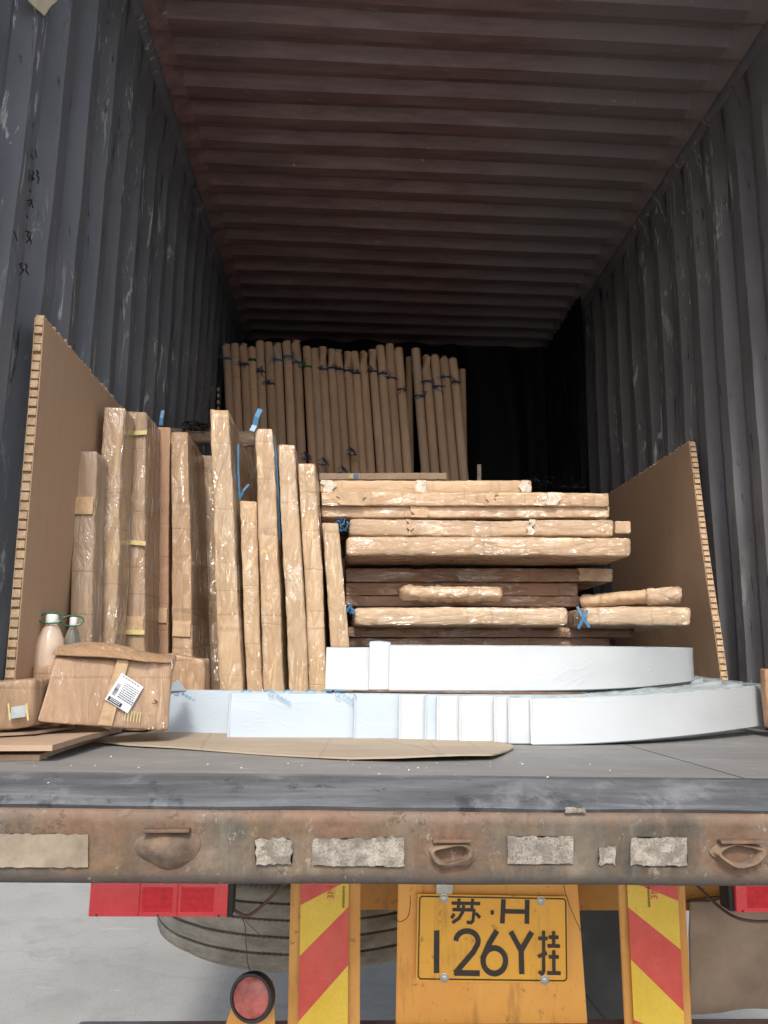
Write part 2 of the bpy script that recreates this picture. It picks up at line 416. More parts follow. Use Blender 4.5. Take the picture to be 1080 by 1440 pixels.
def rubber_mat():
    k = M('worn_rubber'); co = k.coord((1, 1, 3), rnd=False)
    base = k.ramp(k.noise(co, 7, 8, .7), [(.35, (.19, .168, .135)), (.5, (.29, .26, .21)), (.65, (.40, .36, .30))])
    sx = k.n('ShaderNodeSeparateXYZ'); k.l(k.coord(rnd=False), sx.inputs[0])
    an = k.math('FRACT', k.math('MULTIPLY', k.math('ARCTAN2', sx.outputs['X'], sx.outputs['Y']), 30.0))
    zf = k.math('FRACT', k.math('DIVIDE', k.math('SUBTRACT', sx.outputs['Z'], .028), .0468))
    ed = k.math('GREATER_THAN', k.math('ABSOLUTE', k.math('SUBTRACT', zf, .5)), .37)
    no = k.math('MULTIPLY', k.math('LESS_THAN', an, .28), ed)
    base = k.mix(k.math('MULTIPLY', no, .4), base, (.07, .062, .05))
    k.set('Base Color', base).set('Roughness', .8).set('Normal', k.bump(k.noise(co, 40, 6), .5, .004)); return k.m
MAT['rubber'] = rubber_mat()
def orange_mat(name, a, b, streak=.6):
    k = M(name); co = k.coord(); cv = k.coord((1, 1, .15))
    base = k.ramp(k.noise(co, 4, 7, .65), [(.3, a), (.7, b)])
    st = k.ramp(k.noise(cv, 30, 7, .7), [(.54, 0.0), (.70, streak)])
    base = k.mix(st, base, (.36, .16, .04))
    st = k.ramp(k.noise(co, 45, 6, .7), [(.62, 0.0), (.66, .5)])
    base = k.mix(st, base, (.2, .09, .03))
    k.set('Base Color', base).set('Roughness', .45).set('Normal', k.bump(k.noise(co, 30, 5), .2, .002)); return k.m
MAT['orange'] = orange_mat('orange_board', (.78, .33, .055), (.88, .43, .09))
MAT['plate'] = orange_mat('plate_yellow', (.84, .39, .04), (.90, .46, .055), .5)
MAT['post'] = orange_mat('post_paint', (.62, .27, .05), (.74, .38, .10))
def tape_mat(name, col, hi):
    k = M(name); co = k.coord(); vo = k.n('ShaderNodeTexVoronoi'); vo.inputs['Scale'].default_value = 260; k.l(co, vo.inputs['Vector'])
    f = k.noise(co, 9, 6, .65)
    base = k.ramp(f, [(.3, col), (.75, hi)])
    base = k.mix(k.ramp(vo.outputs['Distance'], [(.3, 0.0), (.6, .25)]), base, tuple(c*.7 for c in col))
    dirt = k.ramp(k.noise(k.coord((1, 1, .2)), 20, 7, .7), [(.58, 0.0), (.75, .35)])
    base = k.mix(dirt, base, (.30, .16, .06))
    k.set('Base Color', base).set('Roughness', .35).set('Coat Weight', .4); return k.m
MAT['ty'] = tape_mat('tape_yellow', (.78, .50, .03), (.88, .62, .08))
MAT['tr'] = tape_mat('tape_red', (.62, .055, .04), (.78, .13, .09))
def lens_mat():
    k = M('red_lens'); co = k.coord(rnd=False)
    vo = k.n('ShaderNodeTexBrick'); vo.inputs['Scale'].default_value = 1; vo.offset = 0
    vo.inputs['Brick Width'].default_value = .006; vo.inputs['Row Height'].default_value = .006; vo.inputs['Mortar Size'].default_value = .0009
    sx = k.n('ShaderNodeSeparateXYZ'); k.l(co, sx.inputs[0]); cb = k.n('ShaderNodeCombineXYZ'); k.l(sx.outputs[0], cb.inputs[0]); k.l(sx.outputs[2], cb.inputs[1])
    k.l(cb.outputs[0], vo.inputs['Vector'])
    base = k.ramp(k.noise(co, 14, 5), [(.3, (.82, .015, .03)), (.7, (.95, .045, .06))])
    base = k.mix(k.math('MULTIPLY', vo.outputs['Fac'], .3), base, (.85, .16, .16))
    k.set('Base Color', base).set('Roughness', .22).set('Coat Weight', .8)
    k.set('Normal', k.bump(vo.outputs['Fac'], .5, .002)); return k.m
MAT['lens'] = lens_mat()
MAT['lens_dark'] = plain('led_cells', (.74, .014, .026), .3, 0, .25, 60)
MAT['black'] = plain('black_plastic', (.018, .018, .02), .45, 0, .4)
MAT['ink'] = plain('plate_ink', (.03, .022, .018), .5, 0, .4, 40)
MAT['bolt'] = plain('galvanised_bolt', (.50, .48, .44), .35, .7, .25, 60)
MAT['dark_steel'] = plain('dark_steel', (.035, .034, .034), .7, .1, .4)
MAT['grey_panel'] = plain('grey_rubber_flap', (.075, .08, .082), .75, 0, .3, 5)
MAT['brown_flap'] = plain('muddy_flap', (.33, .24, .17), .85, 0, .3, 5)
MAT['cable'] = plain('cable', (.10, .055, .035), .6, 0, .4)
MAT['pink'] = plain('faded_red_reflector', (.42, .11, .09), .35, 0, .55, 22)
KR = (.46, .285, .165)
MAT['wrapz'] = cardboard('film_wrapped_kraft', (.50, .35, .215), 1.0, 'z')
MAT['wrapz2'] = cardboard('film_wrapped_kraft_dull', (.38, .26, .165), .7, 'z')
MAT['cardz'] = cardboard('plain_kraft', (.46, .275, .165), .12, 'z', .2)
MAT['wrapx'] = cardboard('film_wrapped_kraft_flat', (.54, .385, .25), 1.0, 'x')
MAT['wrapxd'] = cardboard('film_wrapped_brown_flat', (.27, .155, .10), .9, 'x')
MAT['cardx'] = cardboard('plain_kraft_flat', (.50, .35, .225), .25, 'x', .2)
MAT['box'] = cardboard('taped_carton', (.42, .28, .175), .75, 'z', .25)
MAT['sheet'] = cardboard('floor_card', (.36, .30, .235), 0, 'x', .25)
MAT['ply'] = cardboard('thin_board', (.50, .36, .255), 0, 'x', .15)
MAT['roll'] = cardboard('kraft_roll', (.58, .40, .27), .0, 'z', .15)
def board_mat():
    k = M('honeycomb_face'); co = k.coord()
    base = k.ramp(k.noise(co, 1.2, 4, .5), [(.3, (.42, .275, .175)), (.7, (.47, .31, .20))])
    base = k.mix(k.ramp(k.noise(co, 6, 7, .7), [(.60, 0.0), (.72, .4)]), base, (.22, .13, .08))
    base = k.mix(.2, base, k.ramp(k.noise(k.coord((1, 1, .05)), 60, 4), [(.3, (.36, .23, .14)), (.7, (.52, .35, .225))]))
    k.set('Base Color', base).set('Roughness', .8).set('Normal', k.bump(k.noise(co, 50, 4), .1, .002, k.bump(k.noise(co, 5, 3), .4, .008))); return k.m
MAT['hface'] = board_mat()
MAT['hcore'] = plain('honeycomb_core', (.52, .37, .23), .8, 0, .3, 60)
def white_mat(name, c0, c1):
    k = M(name); co = k.coord()
    base = k.ramp(k.noise(co, 2, 5), [(.3, c0), (.7, c1)])
    wr = k.ramp(k.noise(k.coord((.35, .35, 1.4), rot=(0, .35, 0)), 5, 3, .5, .8), [(.49, 0.0), (.5, 1.0), (.51, 0.0)])
    k.set('Base Color', base).set('Roughness', .32).set('Coat Weight', .3).set('Coat Roughness', .15)
    k.set('Normal', k.bump(wr, .12, .003, k.bump(k.noise(k.coord((.5, .5, 1.2), rot=(0, .25, 0)), 9, 4, .5, .5), .35, .006))); return k.m
MAT['white'] = white_mat('white_film', (.50, .535, .56), (.56, .59, .61))
MAT['bluewhite'] = white_mat('bluish_film', (.42, .495, .575), (.48, .55, .625))
MAT['core'] = plain('panel_core', (.30, .35, .37), .6, 0, .35, 20)
MAT['print'] = plain('blue_print', (.10, .30, .48), .5, 0, .3, 40)
MAT['strap'] = plain('blue_strap', (.035, .17, .33), .35, 0, .3, 40)
MAT['darkstrap'] = plain('navy_strap', (.03, .06, .13), .4, 0, .4, 40)
MAT['ytape'] = plain('yellow_tape', (.56, .47, .20), .4, 0, .15, 30)
MAT['ctape'] = plain('glossy_clear_tape', (.50, .335, .195), .08, 0, .25, 30, .6)
MAT['wtape'] = plain('glare_white_tape', (.60, .52, .42), .15, 0, .45, 45, .8)  # whitish tone paints the glare on the taped spots
MAT['label'] = plain('label_paper', (.74, .76, .80), .5, 0, .05, 20)
MAT['lblack'] = plain('label_ink', (.03, .03, .04), .5, 0, .3, 60)
MAT['cream'] = plain('cream_paper', (.62, .55, .40), .7, 0, .2, 12)
MAT['peach'] = plain('peach_liquid', (.56, .44, .34), .2, 0, .12, 20)
MAT['clear'] = clear_mat('clear_bottle', (.86, .92, .90))
MAT['cap'] = plain('white_cap', (.76, .78, .76), .35, 0, .05)
MAT['green'] = plain('green_handle', (.012, .12, .05), .3, 0, .25)
MAT['bfilm'] = plain('black_film', (.012, .012, .014), .18, 0, .5, 30, .8)
MAT['crumb'] = plain('white_crumb', (.7, .68, .64), .7, 0, .2)
def refl_mat():
    k = M('torn_reflective_tape'); co = k.coord(rnd=False)
    vo = k.n('ShaderNodeTexVoronoi', feature='DISTANCE_TO_EDGE'); vo.inputs['Scale'].default_value = 300; vo.inputs['Randomness'].default_value = .15; k.l(co, vo.inputs['Vector'])
    f = k.ramp(vo.outputs['Distance'], [(.05, 1.0), (.16, 0.0)])
    base = k.ramp(k.noise(co, 22, 6, .7), [(.40, (.06, .05, .04)), (.5, (.12, .10, .078)), (.60, (.27, .24, .20))])
    wm = k.ramp(k.noise(co, 30, 7, .7), [(.42, 0.0), (.52, 1.0)])
    base = k.mix(k.math('MULTIPLY', f, .4), base, (.46, .42, .36))
    base = k.mix(wm, k.mix(k.noise(co, 60, 5), (.12, .10, .085), (.22, .18, .15)), base)
    k.set('Base Color', base).set('Roughness', .4).set('Normal', k.bump(f, .5, .002)); return k.m
MAT['refl'] = refl_mat()

# ------------------------------------------------------------------ the yard
bm = bmesh.new()
bmesh.ops.create_grid(bm, x_segments=40, y_segments=40, size=400)
bmesh.ops.translate(bm, verts=bm.verts[:], vec=(0, 0, -1.5))
tag(obj('ground', bm, MAT['ground']), kind='structure')

# ------------------------------------------------------------------ the container
XL, XR, ZT, Y0, Y1 = -.823, 1.527, 2.61, 1.60, 7.45
con = thing('shipping_container', 'open dark shipping container with corrugated walls and a reddish brown corrugated roof', 'container', (.352, 1.6, 0))
def profile(y0, y1, pitch, dep, fr=(.32, .17, .27, .24)):
    pts = []; y = y0
    while y < y1:
        a, b, c, d = [pitch*q for q in fr]
        pts += [(y, 0), (y+a, 0), (y+a+b, dep), (y+a+b+c, dep)]; y += pitch
    return pts
for side, X, sgn, mt, seed in (('l', XL, -1, 'wall', 1), ('r', XR, 1, 'wall2', 2)):
    bm = bmesh.new(); prof = profile(Y0, Y1, .205, .038)
    zs = [0, .1, .2]+[.2+.12*i for i in range(1, 19)]+[2.53]
    rows = []
    for (y, d) in prof:
        row = []
        for z in zs:
            e = min(1, z/.12, (2.53-z)/.05) if z > 0 else 0
            e = max(0, min(1, e))
            dx = d*e+nz((X, y, z), 1.1, seed)*.012+nz((X, y, z), 5, seed)*.004
            row.append(bm.verts.new((X+sgn*max(dx, -.012), y, z)))
        rows.append(row)
    for a, b in zip(rows, rows[1:]):
        for k in range(len(zs)-1): bm.faces.new((a[k], a[k+1], b[k+1], b[k]))
    w = obj('side_wall', bm, MAT[mt], con, angle=25)
    bm = bmesh.new()                       # outer skin so that the wall has a back
    box(bm, (X+sgn*.055-.004, Y0, 0), (X+sgn*.055+.004, Y1, ZT))
    obj('outer_skin', bm, MAT[mt], w)
    # top rail with rounded inner edge
    bm = bmesh.new()
    pts = []
    n = 90
    for i in range(n+1):
        y = Y0+(Y1-Y0)*i/n
        pts.append((X+sgn*.012, y, 2.565+nz((X, y, 0), 2.2, 4)*.004))
    tube(bm, pts, .040, 10)
    obj('top_rail', bm, MAT[mt], con)
bm = bmesh.new(); prof = profile(Y0, Y1, .179, .040, (.34, .09, .33, .24))
xs = [XL+.0, XL+.02, XL+.04, XL+.06, XL+.09, XL+.12, XL+.145, XL+.17]+[XL+.17+(XR-XL-.34)*i/14 for i in range(1, 14)]+[XR-.17, XR-.145, XR-.12, XR-.09, XR-.06, XR-.04, XR-.02, XR]
rows = []
for (y, d) in prof:
    row = []
    for x in xs:
        e = min((x-XL)/.10, (XR-x)/.10); e = max(0, min(1, e)); e = e*e*(3-2*e)
        # pressed hollows bend the ribs towards the rail
        row.append(bm.verts.new((x, y-(1-e)*.06, ZT-(1-e)*.05+d*e+nz((x, y, 0), 1.3, 5)*.008)))
    rows.append(row)
for a, b in zip(rows, rows[1:]):
    for k in range(len(xs)-1): bm.faces.new((a[k], a[k+1], b[k+1], b[k]))
rf = obj('roof', bm, MAT['roof'], con, angle=25)
bm = bmesh.new(); box(bm, (XL-.06, Y0, ZT+.045), (XR+.06, Y1, ZT+.055)); obj('roof_skin', bm, MAT['roof'], rf)
bm = bmesh.new()
box(bm, (XL-.06, 7.40, 0), (XR+.06, 7.45, ZT+.04)); obj('end_wall', bm, MAT['dark_steel'], con)  # near-black colour stands in for the darkness at the far end
# floor planks
bm = bmesh.new()
box(bm, (XL-.05, Y0+.02, -.028), (XR+.05, Y1, 0)); obj('floor', bm, MAT['deck'], con)
bm = bmesh.new()
for x in (.80,):
    box(bm, (x-.0007, Y0+.02, .0002), (x+.0007, 6, .0009))
obj('plank_joint', bm, MAT['dark_steel'], con)
# sill: flat worn plate that slopes to the rear edge
bm = bmesh.new()
n = 60; prof = [(1.62, .0012), (1.60, -.0005), (1.575, -.006), (1.545, -.016), (1.515, -.030), (1.505, -.040), (1.52, -.06)]
rows = []
for i in range(n+1):
    x = -1.35+(3.4)*i/n
    rows.append([bm.verts.new((x, y+nz((x, y, 0), 6, 3)*.004, z+nz((x, y, z), 5, 9)*.0035*(1 if j > 1 else .2))) for j, (y, z) in enumerate(prof)])
for a, b in zip(rows, rows[1:]):
    for k in range(len(prof)-1): bm.faces.new((a[k], b[k], b[k+1], a[k+1]))
obj('door_sill', bm, MAT['sill'], con, angle=60)
# corner posts and door header (they frame the opening, just outside the view)
bm = bmesh.new()
box(bm, (XL-.14, 1.50, -.03), (XL-.012, 1.62, ZT+.12), .008); obj('corner_post', bm, MAT['wall'], con)
bm = bmesh.new(); box(bm, (XR+.012, 1.50, -.03), (XR+.14, 1.62, ZT+.12), .008); obj('corner_post', bm, MAT['wall2'], con)
bm = bmesh.new(); box(bm, (XL-.012, 1.50, ZT+.0), (XR+.012, 1.60, ZT+.12), .008); obj('door_header', bm, MAT['wall'], con)
# torn cream paper on the upper left wall
bm = bmesh.new()
P = [atx(30, -14, XL+.012), atx(88, -14, XL+.012), atx(80, 2, XL+.012), atx(72, 8, XL+.012), atx(63, 22, XL+.012), atx(56, 16, XL+.012), atx(44, 5, XL+.012)]
slab(bm, P, .003, (1, 0, 0)); obj('torn_sticker', bm, MAT['cream'], con, smooth=False)
# hand-written marks on the left wall
def wstroke(bm, pts, w, X):
    for a, b in zip(pts, pts[1:]):
        A, B = atx(a[0], a[1], X), atx(b[0], b[1], X); d = B-A
        obox(bm, (A+B)/2, d, (1, 0, 0), d.cross(Vector((1, 0, 0))), (d.length+w*.4, .002, w))
for ln in ([(45, 208), (43, 218), (47, 224)], [(50, 210), (51, 222)],
           [(41, 240), (40, 252)], [(45, 240), (48, 243), (44, 247), (48, 252), (44, 253), (45, 247)], [(51, 240), (54, 242), (52, 247), (55, 250), (53, 258)],
           [(41, 266), (43, 270)], [(38, 282), (45, 281), (41, 290)], [(44, 283), (46, 292)], [(37, 303), (39, 306)],
           [(36, 325), (41, 326), (38, 331), (42, 336), (37, 341)], [(43, 327), (42, 334), (44, 342)],
           [(27, 372), (31, 370), (29, 376), (33, 380), (28, 386)], [(35, 371), (38, 374), (36, 380), (40, 386)], [(20, 325), (24, 338)]):
    bm = bmesh.new(); wstroke(bm, ln, .0032, XL+.014)
    obj('handwritten_mark', bm, MAT['ink'], con, smooth=False)
# dirt crumbs on the deck
bm = bmesh.new()
for (px, py) in [(48, 1077), (100, 1077), (134, 1077), (292, 1075), (68, 1101), (560, 1080), (575, 1083), (600, 1080), (520, 1080), (655, 1066), (690, 1063), (640, 1090), (770, 1093), (830, 1075)]+[(random.uniform(380, 740), random.uniform(1072, 1092)) for _ in range(12)]+[(random.uniform(0, 1080), random.uniform(1060, 1094)) for _ in range(10)]:
    p = atz(px, py, .003); s = random.uniform(.0008, .0019)
    obox(bm, (p.x, p.y, .0035), (random.random(), random.random(), .1), (-random.random(), random.random()+.2, 0), (0, 0, 1), (s*2, s*1.4, s*.8))
tag(obj('debris_crumbs', bm, MAT['crumb'], smooth=False), 'tiny white crumbs and splinters scattered on the grey deck', 'debris', kind='stuff')

# ------------------------------------------------------------------ the trailer
tr = thing('trailer', 'rusty semi-trailer rear under the container with lamps, striped boards and an orange plate board', 'trailer', (.352, 1.5, -1.5))
YB = 1.50
bm = bmesh.new()
n = 110; prof = [(2.0, -.045), (1.53, -.045), (1.507, -.047), (1.500, -.055)]+[(1.5, -.055-.012*i) for i in range(1, 9)]+[(1.503, -.164), (1.512, -.170), (1.56, -.171), (2.0, -.171)]
rows = []
for i in range(n+1):
    x = -1.35+3.4*i/n
    rows.append([bm.verts.new((x, y+nz((x*.8, y, z), 5, 1)*.003+nz((x, y, z), 30, 2)*.0012, z+nz((x, 0, z), 4, 7)*.002)) for (y, z) in prof])
for a, b in zip(rows, rows[1:]):
    for k in range(len(prof)): bm.faces.new((a[k], b[k], b[(k+1) % len(prof)], a[(k+1) % len(prof)]))
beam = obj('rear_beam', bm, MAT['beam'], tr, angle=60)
# welded rope cups on the beam
def cup(px, py, w, h, open_=False, seed=0):
    c = at(px, py, YB); 
    bm = bmesh.new()
    nn, mm = 28, 9; rings = []
    for j in range(mm+1):
        t = j/mm; rr = 1-t*.98
        dep = math.sin(t*math.pi/2)**.8*.020 if not open_ else (.018 if .12 < t < .40 else (.002 if t <= .12 else -.006))
        ring = []
        for i in range(nn):
            a = 2*math.pi*i/nn
            sx, sz = math.cos(a), math.sin(a)
            if sz > 0: sz *= .62; 
            q = Vector((c.x+sx*w/2*rr, c.y-dep, c.z+sz*h/2*rr))
            q += Vector((nz(q, 25, seed), nz(q, 30, seed+1), nz(q, 25, seed+2)))*.007
            ring.append(bm.verts.new(q))
        rings.append(ring)
    for j in range(mm):
        for i in range(nn): bm.faces.new((rings[j][i], rings[j][(i+1) % nn], rings[j+1][(i+1) % nn], rings[j+1][i]))
    bm.faces.new(rings[-1])
    cp = obj('rope_cup', bm, MAT['rust'], tr, angle=80)
    bm = bmesh.new()
    obox(bm, (c.x, c.y-.012, c.z+h*.33), (1, 0, .01), (0, 1, 0), (0, 0, 1), (w*.72, .018, .006), .002); obj('lip', bm, MAT['beam'], cp)
    return cp
cup(235, 1188, .112, .080, False, 1)
cup(634, 1196, .094, .058, True, 4)
cup(1038, 1197, .108, .058, True, 7)
def torn(px0, py0, px1, py1, mat, name, seed, rag=.3, th=.0012):
    """thin ragged-edged decal lying on the beam face"""
    rnd = random.Random(seed); P = []
    def add(x, y, ax, ay): P.append(at(x+rnd.uniform(-1, 1)*ax, y+rnd.uniform(-1, 1)*ay, YB-.0045))
    w, h = px1-px0, py1-py0
    n = max(5, int(w/6)); k = max(4, int(h/6))
    for i in range(n): add(px0+w*i/n, py0, 1, h*rag*.5)
    for i in range(k): add(px1, py0+h*i/k, w*rag*.25 if w < 60 else 5*rag, 1)
    for i in range(n): add(px1-w*i/n, py1, 1, h*rag*.35)
    for i in range(k): add(px0, py1-h*i/k, w*rag*.25 if w < 60 else 5*rag, 1)
    bm = bmesh.new(); slab(bm, P, th, (0, -1, 0)); bmesh.ops.triangulate(bm, faces=[f for f in bm.faces if len(f.verts) > 4])
    return obj(name, bm, mat, tr, smooth=False)
torn(359, 1180, 410, 1216, MAT['refl'], 'reflective_tape_scrap', 1, .16)
torn(439, 1180, 527, 1217, MAT['refl'], 'reflective_tape_scrap', 2, .12)
torn(524, 1178, 568, 1218, MAT['refl'], 'reflective_tape_scrap', 3, .12)
torn(714, 1177, 806, 1215, MAT['refl'], 'reflective_tape_scrap', 4, .10)
torn(842, 1190, 866, 1216, MAT['refl'], 'reflective_tape_scrap', 5, .3)
torn(887, 1178, 966, 1217, MAT['refl'], 'reflective_tape_scrap', 6, .12)
torn(796, 1136, 824, 1143, MAT['refl'], 'reflective_tape_scrap', 7, .3)
o = torn(-20, 1173, 124, 1220, plain('brown_sticker', (.23, .185, .135), .7, 0, .4, 14), 'faded_brown_sticker', 8, .06)
# chassis behind the beam
bm = bmesh.new(); box(bm, (-.15, 2.6, -.40), (-.03, 9.8, -.175), .01); obj('chassis_rail', bm, MAT['dark_steel'], tr)
bm = bmesh.new(); box(bm, (.72, 2.6, -.40), (.84, 9.8, -.175), .01); obj('chassis_rail', bm, MAT['dark_steel'], tr)
bm = bmesh.new(); box(bm, (XL-.05, 1.62, -.172), (XR+.05, 12, -.03)); obj('bed', bm, MAT['dark_steel'], tr)
a = at(480, 1240, 2.55); b = at(872, 1281, 2.55)
bm = bmesh.new(); box(bm, (a.x-.1, 2.55, b.z), (b.x+.35, 2.60, a.z+.12), .006); obj('cross_member', bm, MAT['post'], tr)
# tail lamps
def tail_lamp(p0, p1, Y, flip=False):
    a, b = at(*p0, Y), at(*p1, Y); x0, x1, z0, z1 = a.x, b.x, b.z, a.z+.012
    bm = bmesh.new(); box(bm, (x0-.006 if flip else x0+.002, Y+.016, z0-.002), (x1-.002 if flip else x1+.012, Y+.075, z1+.002), .004)
    h = obj('tail_lamp', bm, MAT['black'], tr)
    bm = bmesh.new(); box(bm, (x0+(.006 if flip else 0), Y, z0), (x1, Y+.0165, z1), .005); obj('lens', bm, MAT['lens'], h)
    w = x1-x0
    for (f0, f1) in ((.38, .60), (.66, .90)) if not flip else ((.1, .34), (.4, .62)):
        bm = bmesh.new()
        box(bm, (x0+w*f0, Y-.0004, z0+(z1-z0)*.14), (x0+w*f1, Y+.0006, z0+(z1-z0)*.80))
        for i in range(7):
            for j in range(3):
                cx = x0+w*(f0+(f1-f0)*(i+.5)/7); cz = z0+(z1-z0)*(.25+.22*j)
                lathe(bm, (cx, Y-.0012, cz), (0, 1, 0), [(.0036, 0), (.0036, .0011)], 8)
        obj('led_cell', bm, MAT['lens_dark'], h)
    for f in ((.36, .635) if not flip else (.37,)):
        bm = bmesh.new(); box(bm, (x0+w*f-.0015, Y-.0015, z0+.003), (x0+w*f+.0015, Y+.001, z1-.003)); obj('lens_divider', bm, MAT['lens_dark'], h)
    for f in (.06, .5, .94):
        bm = bmesh.new(); lathe(bm, (x0+w*f, Y-.0012, z0+.004), (0, 1, 0), [(.0025, 0), (.003, .002)], 10); obj('screw', bm, MAT['black'], h)
    bm = bmesh.new(); box(bm, (x0+w*.2, Y+.08, z1-.03), (x0+w*.8, Y+.4, z1-.01)); box(bm, (x0+w*.2, Y+.0755, z1-.03), (x0+w*.8, Y+.0795, -.172)); obj('bracket', bm, MAT['dark_steel'], h)
    return h
tail_lamp((127, 1244), (319, 1290), 2.25)
tail_lamp((1031, 1244), (1215, 1284), 2.25, True)
# cables
def cable(pts, r, name='cable', mat='cable'):
    P = [at(*q[:2], q[2]) for q in pts]; out = []
    for i in range(len(P)-1):          # smooth the run
        p0, p1, p2, p3 = P[max(i-1, 0)], P[i], P[i+1], P[min(i+2, len(P)-1)]
        for k in range(6):
            t = k/6; out.append(.5*((2*p1)+(p2-p0)*t+(2*p0-5*p1+4*p2-p3)*t*t+(3*p1-p0-3*p2+p3)*t**3))
    out.append(P[-1]); bm = bmesh.new(); tube(bm, out, r, 8); return obj(name, bm, MAT[mat], tr)
cable([(322, 1274, 2.29), (336, 1284, 2.29), (350, 1287, 2.29), (368, 1274, 2.29), (397, 1246, 2.29), (410, 1232, 2.29)], .0042)
cable([(334, 1282, 2.31), (344, 1300, 2.31), (346, 1330, 2.3), (349, 1358, 2.3), (356, 1372, 2.3)], .0013)
cable([(336, 1284, 2.3), (352, 1302, 2.3), (372, 1320, 2.3)], .0009)
cable([(573, 1240, 2.36), (577, 1262, 2.35), (574, 1288, 2.35), (562, 1296, 2.35), (553, 1288, 2.36)], .0010)
cable([(792, 1240, 2.33), (797, 1262, 2.33), (808, 1290, 2.33), (820, 1316, 2.33), (822, 1322, 2.33)], .0010)
cable([(972, 1236, 2.4), (990, 1255, 2.38), (1015, 1278, 2.34), (1040, 1292, 2.3), (1075, 1296, 2.3), (1110, 1290, 2.3)], .0042)
cable([(965, 1268, 2.5), (1000, 1262, 2.5), (1031, 1262, 2.45)], .003)
# plate board
YP = 2.35
q = [at(560, 1236, YP), at(812, 1236, YP), at(829, 1475, YP), at(556, 1475, YP)]
bm = bmesh.new(); slab(bm, q, .012, (0, -1, 0))
bmesh.ops.bevel(bm, geom=bm.edges[:], offset=.003, segments=2, affect='EDGES')
pb = obj('plate_board', bm, MAT['orange'], tr)
a, b, c2, d2 = at(583, 1262, YP-.014), at(797, 1256, YP-.014), at(803, 1378, YP-.014), at(586, 1382, YP-.014)
cx, cz = (a.x+b.x+c2.x+d2.x)/4, (a.z+b.z+c2.z+d2.z)/4
PW, PH, PR = .414, .218, -.014
PX = Vector((math.cos(PR), 0, math.sin(PR))); PZ = Vector((-math.sin(PR), 0, math.cos(PR))); PN = Vector((0, -1, 0))
pc = Vector((cx, YP-.016, cz))
bm = bmesh.new(); obox(bm, pc, PX, PN, PZ, (PW, .0024, PH)); 
bmesh.ops.bevel(bm, geom=[e for e in bm.edges if abs((e.verts[0].co-e.verts[1].co).y) > .001], offset=.010, segments=4, affect='EDGES')
lp = obj('licence_plate', bm, MAT['plate'], tr)
pf = pc+PN*.0012
bm = bmesh.new()
# rim line
w2, h2 = PW/2-.006, PH/2-.006; e = .006
strokes(bm, [[(-w2+e, -h2), (w2-e, -h2), (w2, -h2+e), (w2, h2-e), (w2-e, h2), (-w2+e, h2), (-w2, h2-e), (-w2, -h2+e), (-w2+e, -h2)]], pf, PX, PZ, PN, .0032, .0016)
obj('plate_rim', bm, MAT['ink'], lp, smooth=False)
def U(u, v): return (-PW/2+PW*u, PH/2-PH*v)      # plate coordinates: 0..1 from the upper left
def arc(cx_, cy_, rx, ry, a0, a1, n=14): return [(cx_+rx*math.cos(R(a0+(a1-a0)*i/n)), cy_+ry*math.sin(R(a0+(a1-a0)*i/n))) for i in range(n+1)]
TW = .0125
bm = bmesh.new()
# 苏
L = []
L.append([.0085, U(.225, .10), U(.415, .10)])
L.append([.0085, U(.275, .045), U(.27, .155)]); L.append([.0085, U(.365, .045), U(.36, .155)])
L.append([.0085, U(.235, .175), U(.375, .175), U(.368, .30), U(.355, .325), U(.33, .318)])
L.append([.0085, U(.305, .13), U(.300, .20), U(.275, .275), U(.235, .325)])
L.append([.0085, U(.245, .225), U(.225, .275)]); L.append([.0085, U(.385, .21), U(.415, .265)])
# middle dot and H
L.append([.011, U(.484, .200), U(.506, .200)])
L.append([.0125, U(.570, .045), U(.562, .325)]); L.append([.0125, U(.728, .045), U(.725, .325)]); L.append([.011, U(.58, .185), U(.718, .185)])
obj('plate_characters', (strokes(bm, L, pf, PX, PZ, PN, TW), bm)[1], MAT['ink'], lp, smooth=False)
bm = bmesh.new(); L = []
L.append([.0150, U(.130, .42), U(.133, .905)])
x0, y0 = U(.285, .555); rx = PW*.070
top = [(a_, b_) for a_, b_ in arc(PW*(.330-.5), PH*(.5-.535), PW*.073, PH*.115, 175, -20)]
L.append(top+[U(.372, .66), U(.258, .895), U(.262, .9)]); L.append([U(.250, .90), U(.415, .90)])
c6 = (PW*(.510-.5), PH*(.5-.755))
L.append(arc(*c6, PW*.074, PH*.145, 0, 360, 26)); L.append([U(.523, .42), U(.475, .56), U(.437, .72)])
L.append([U(.618, .42), U(.684, .63)]); L.append([U(.757, .42), U(.687, .63)]); L.append([U(.686, .62), U(.690, .90)])
# 挂
s8 = .0085
L += [[s8, U(.868, .49), U(.945, .49)], [s8, U(.912, .41), U(.910, .86), U(.898, .90), U(.875, .875)], [s8, U(.865, .70), U(.938, .655)]]
off = .0
L2 = [[s8, U(.955, .475), U(1.035, .475)], [s8, U(.995, .405), U(.995, .56)], [s8, U(.945, .575), U(1.045, .575)],
      [s8, U(.955, .70), U(1.035, .70)], [s8, U(.995, .625), U(.995, .88)], [s8, U(.940, .885), U(1.050, .885)]]
def sh(l, dx, sc):
    return [l[0]]+[(PW*(.800-.5)+(q_[0]-PW*(.868-.5))*sc, q_[1]) for q_ in l[1:]]
L = L[:-3]+[sh(l, 0, .80) for l in L[-3:]+L2]
strokes(bm, L, pf, PX, PZ, PN, .0138)
obj('plate_characters', bm, MAT['ink'], lp, smooth=False)
for (u, v) in ((.175, .045), (.820, .055), (.185, .955), (.840, .965)):
    p = pf+PX*(PW*(u-.5))+PZ*(PH*(.5-v)); bm = bmesh.new()
    lathe(bm, p, (0, -1, 0), [(.012, 0), (.012, .0022), (.0095, .0028), (.009, .006), (.0065, .0075), (.002, .008)], 16)
    obj('bolt', bm, MAT['bolt'], lp, angle=30)
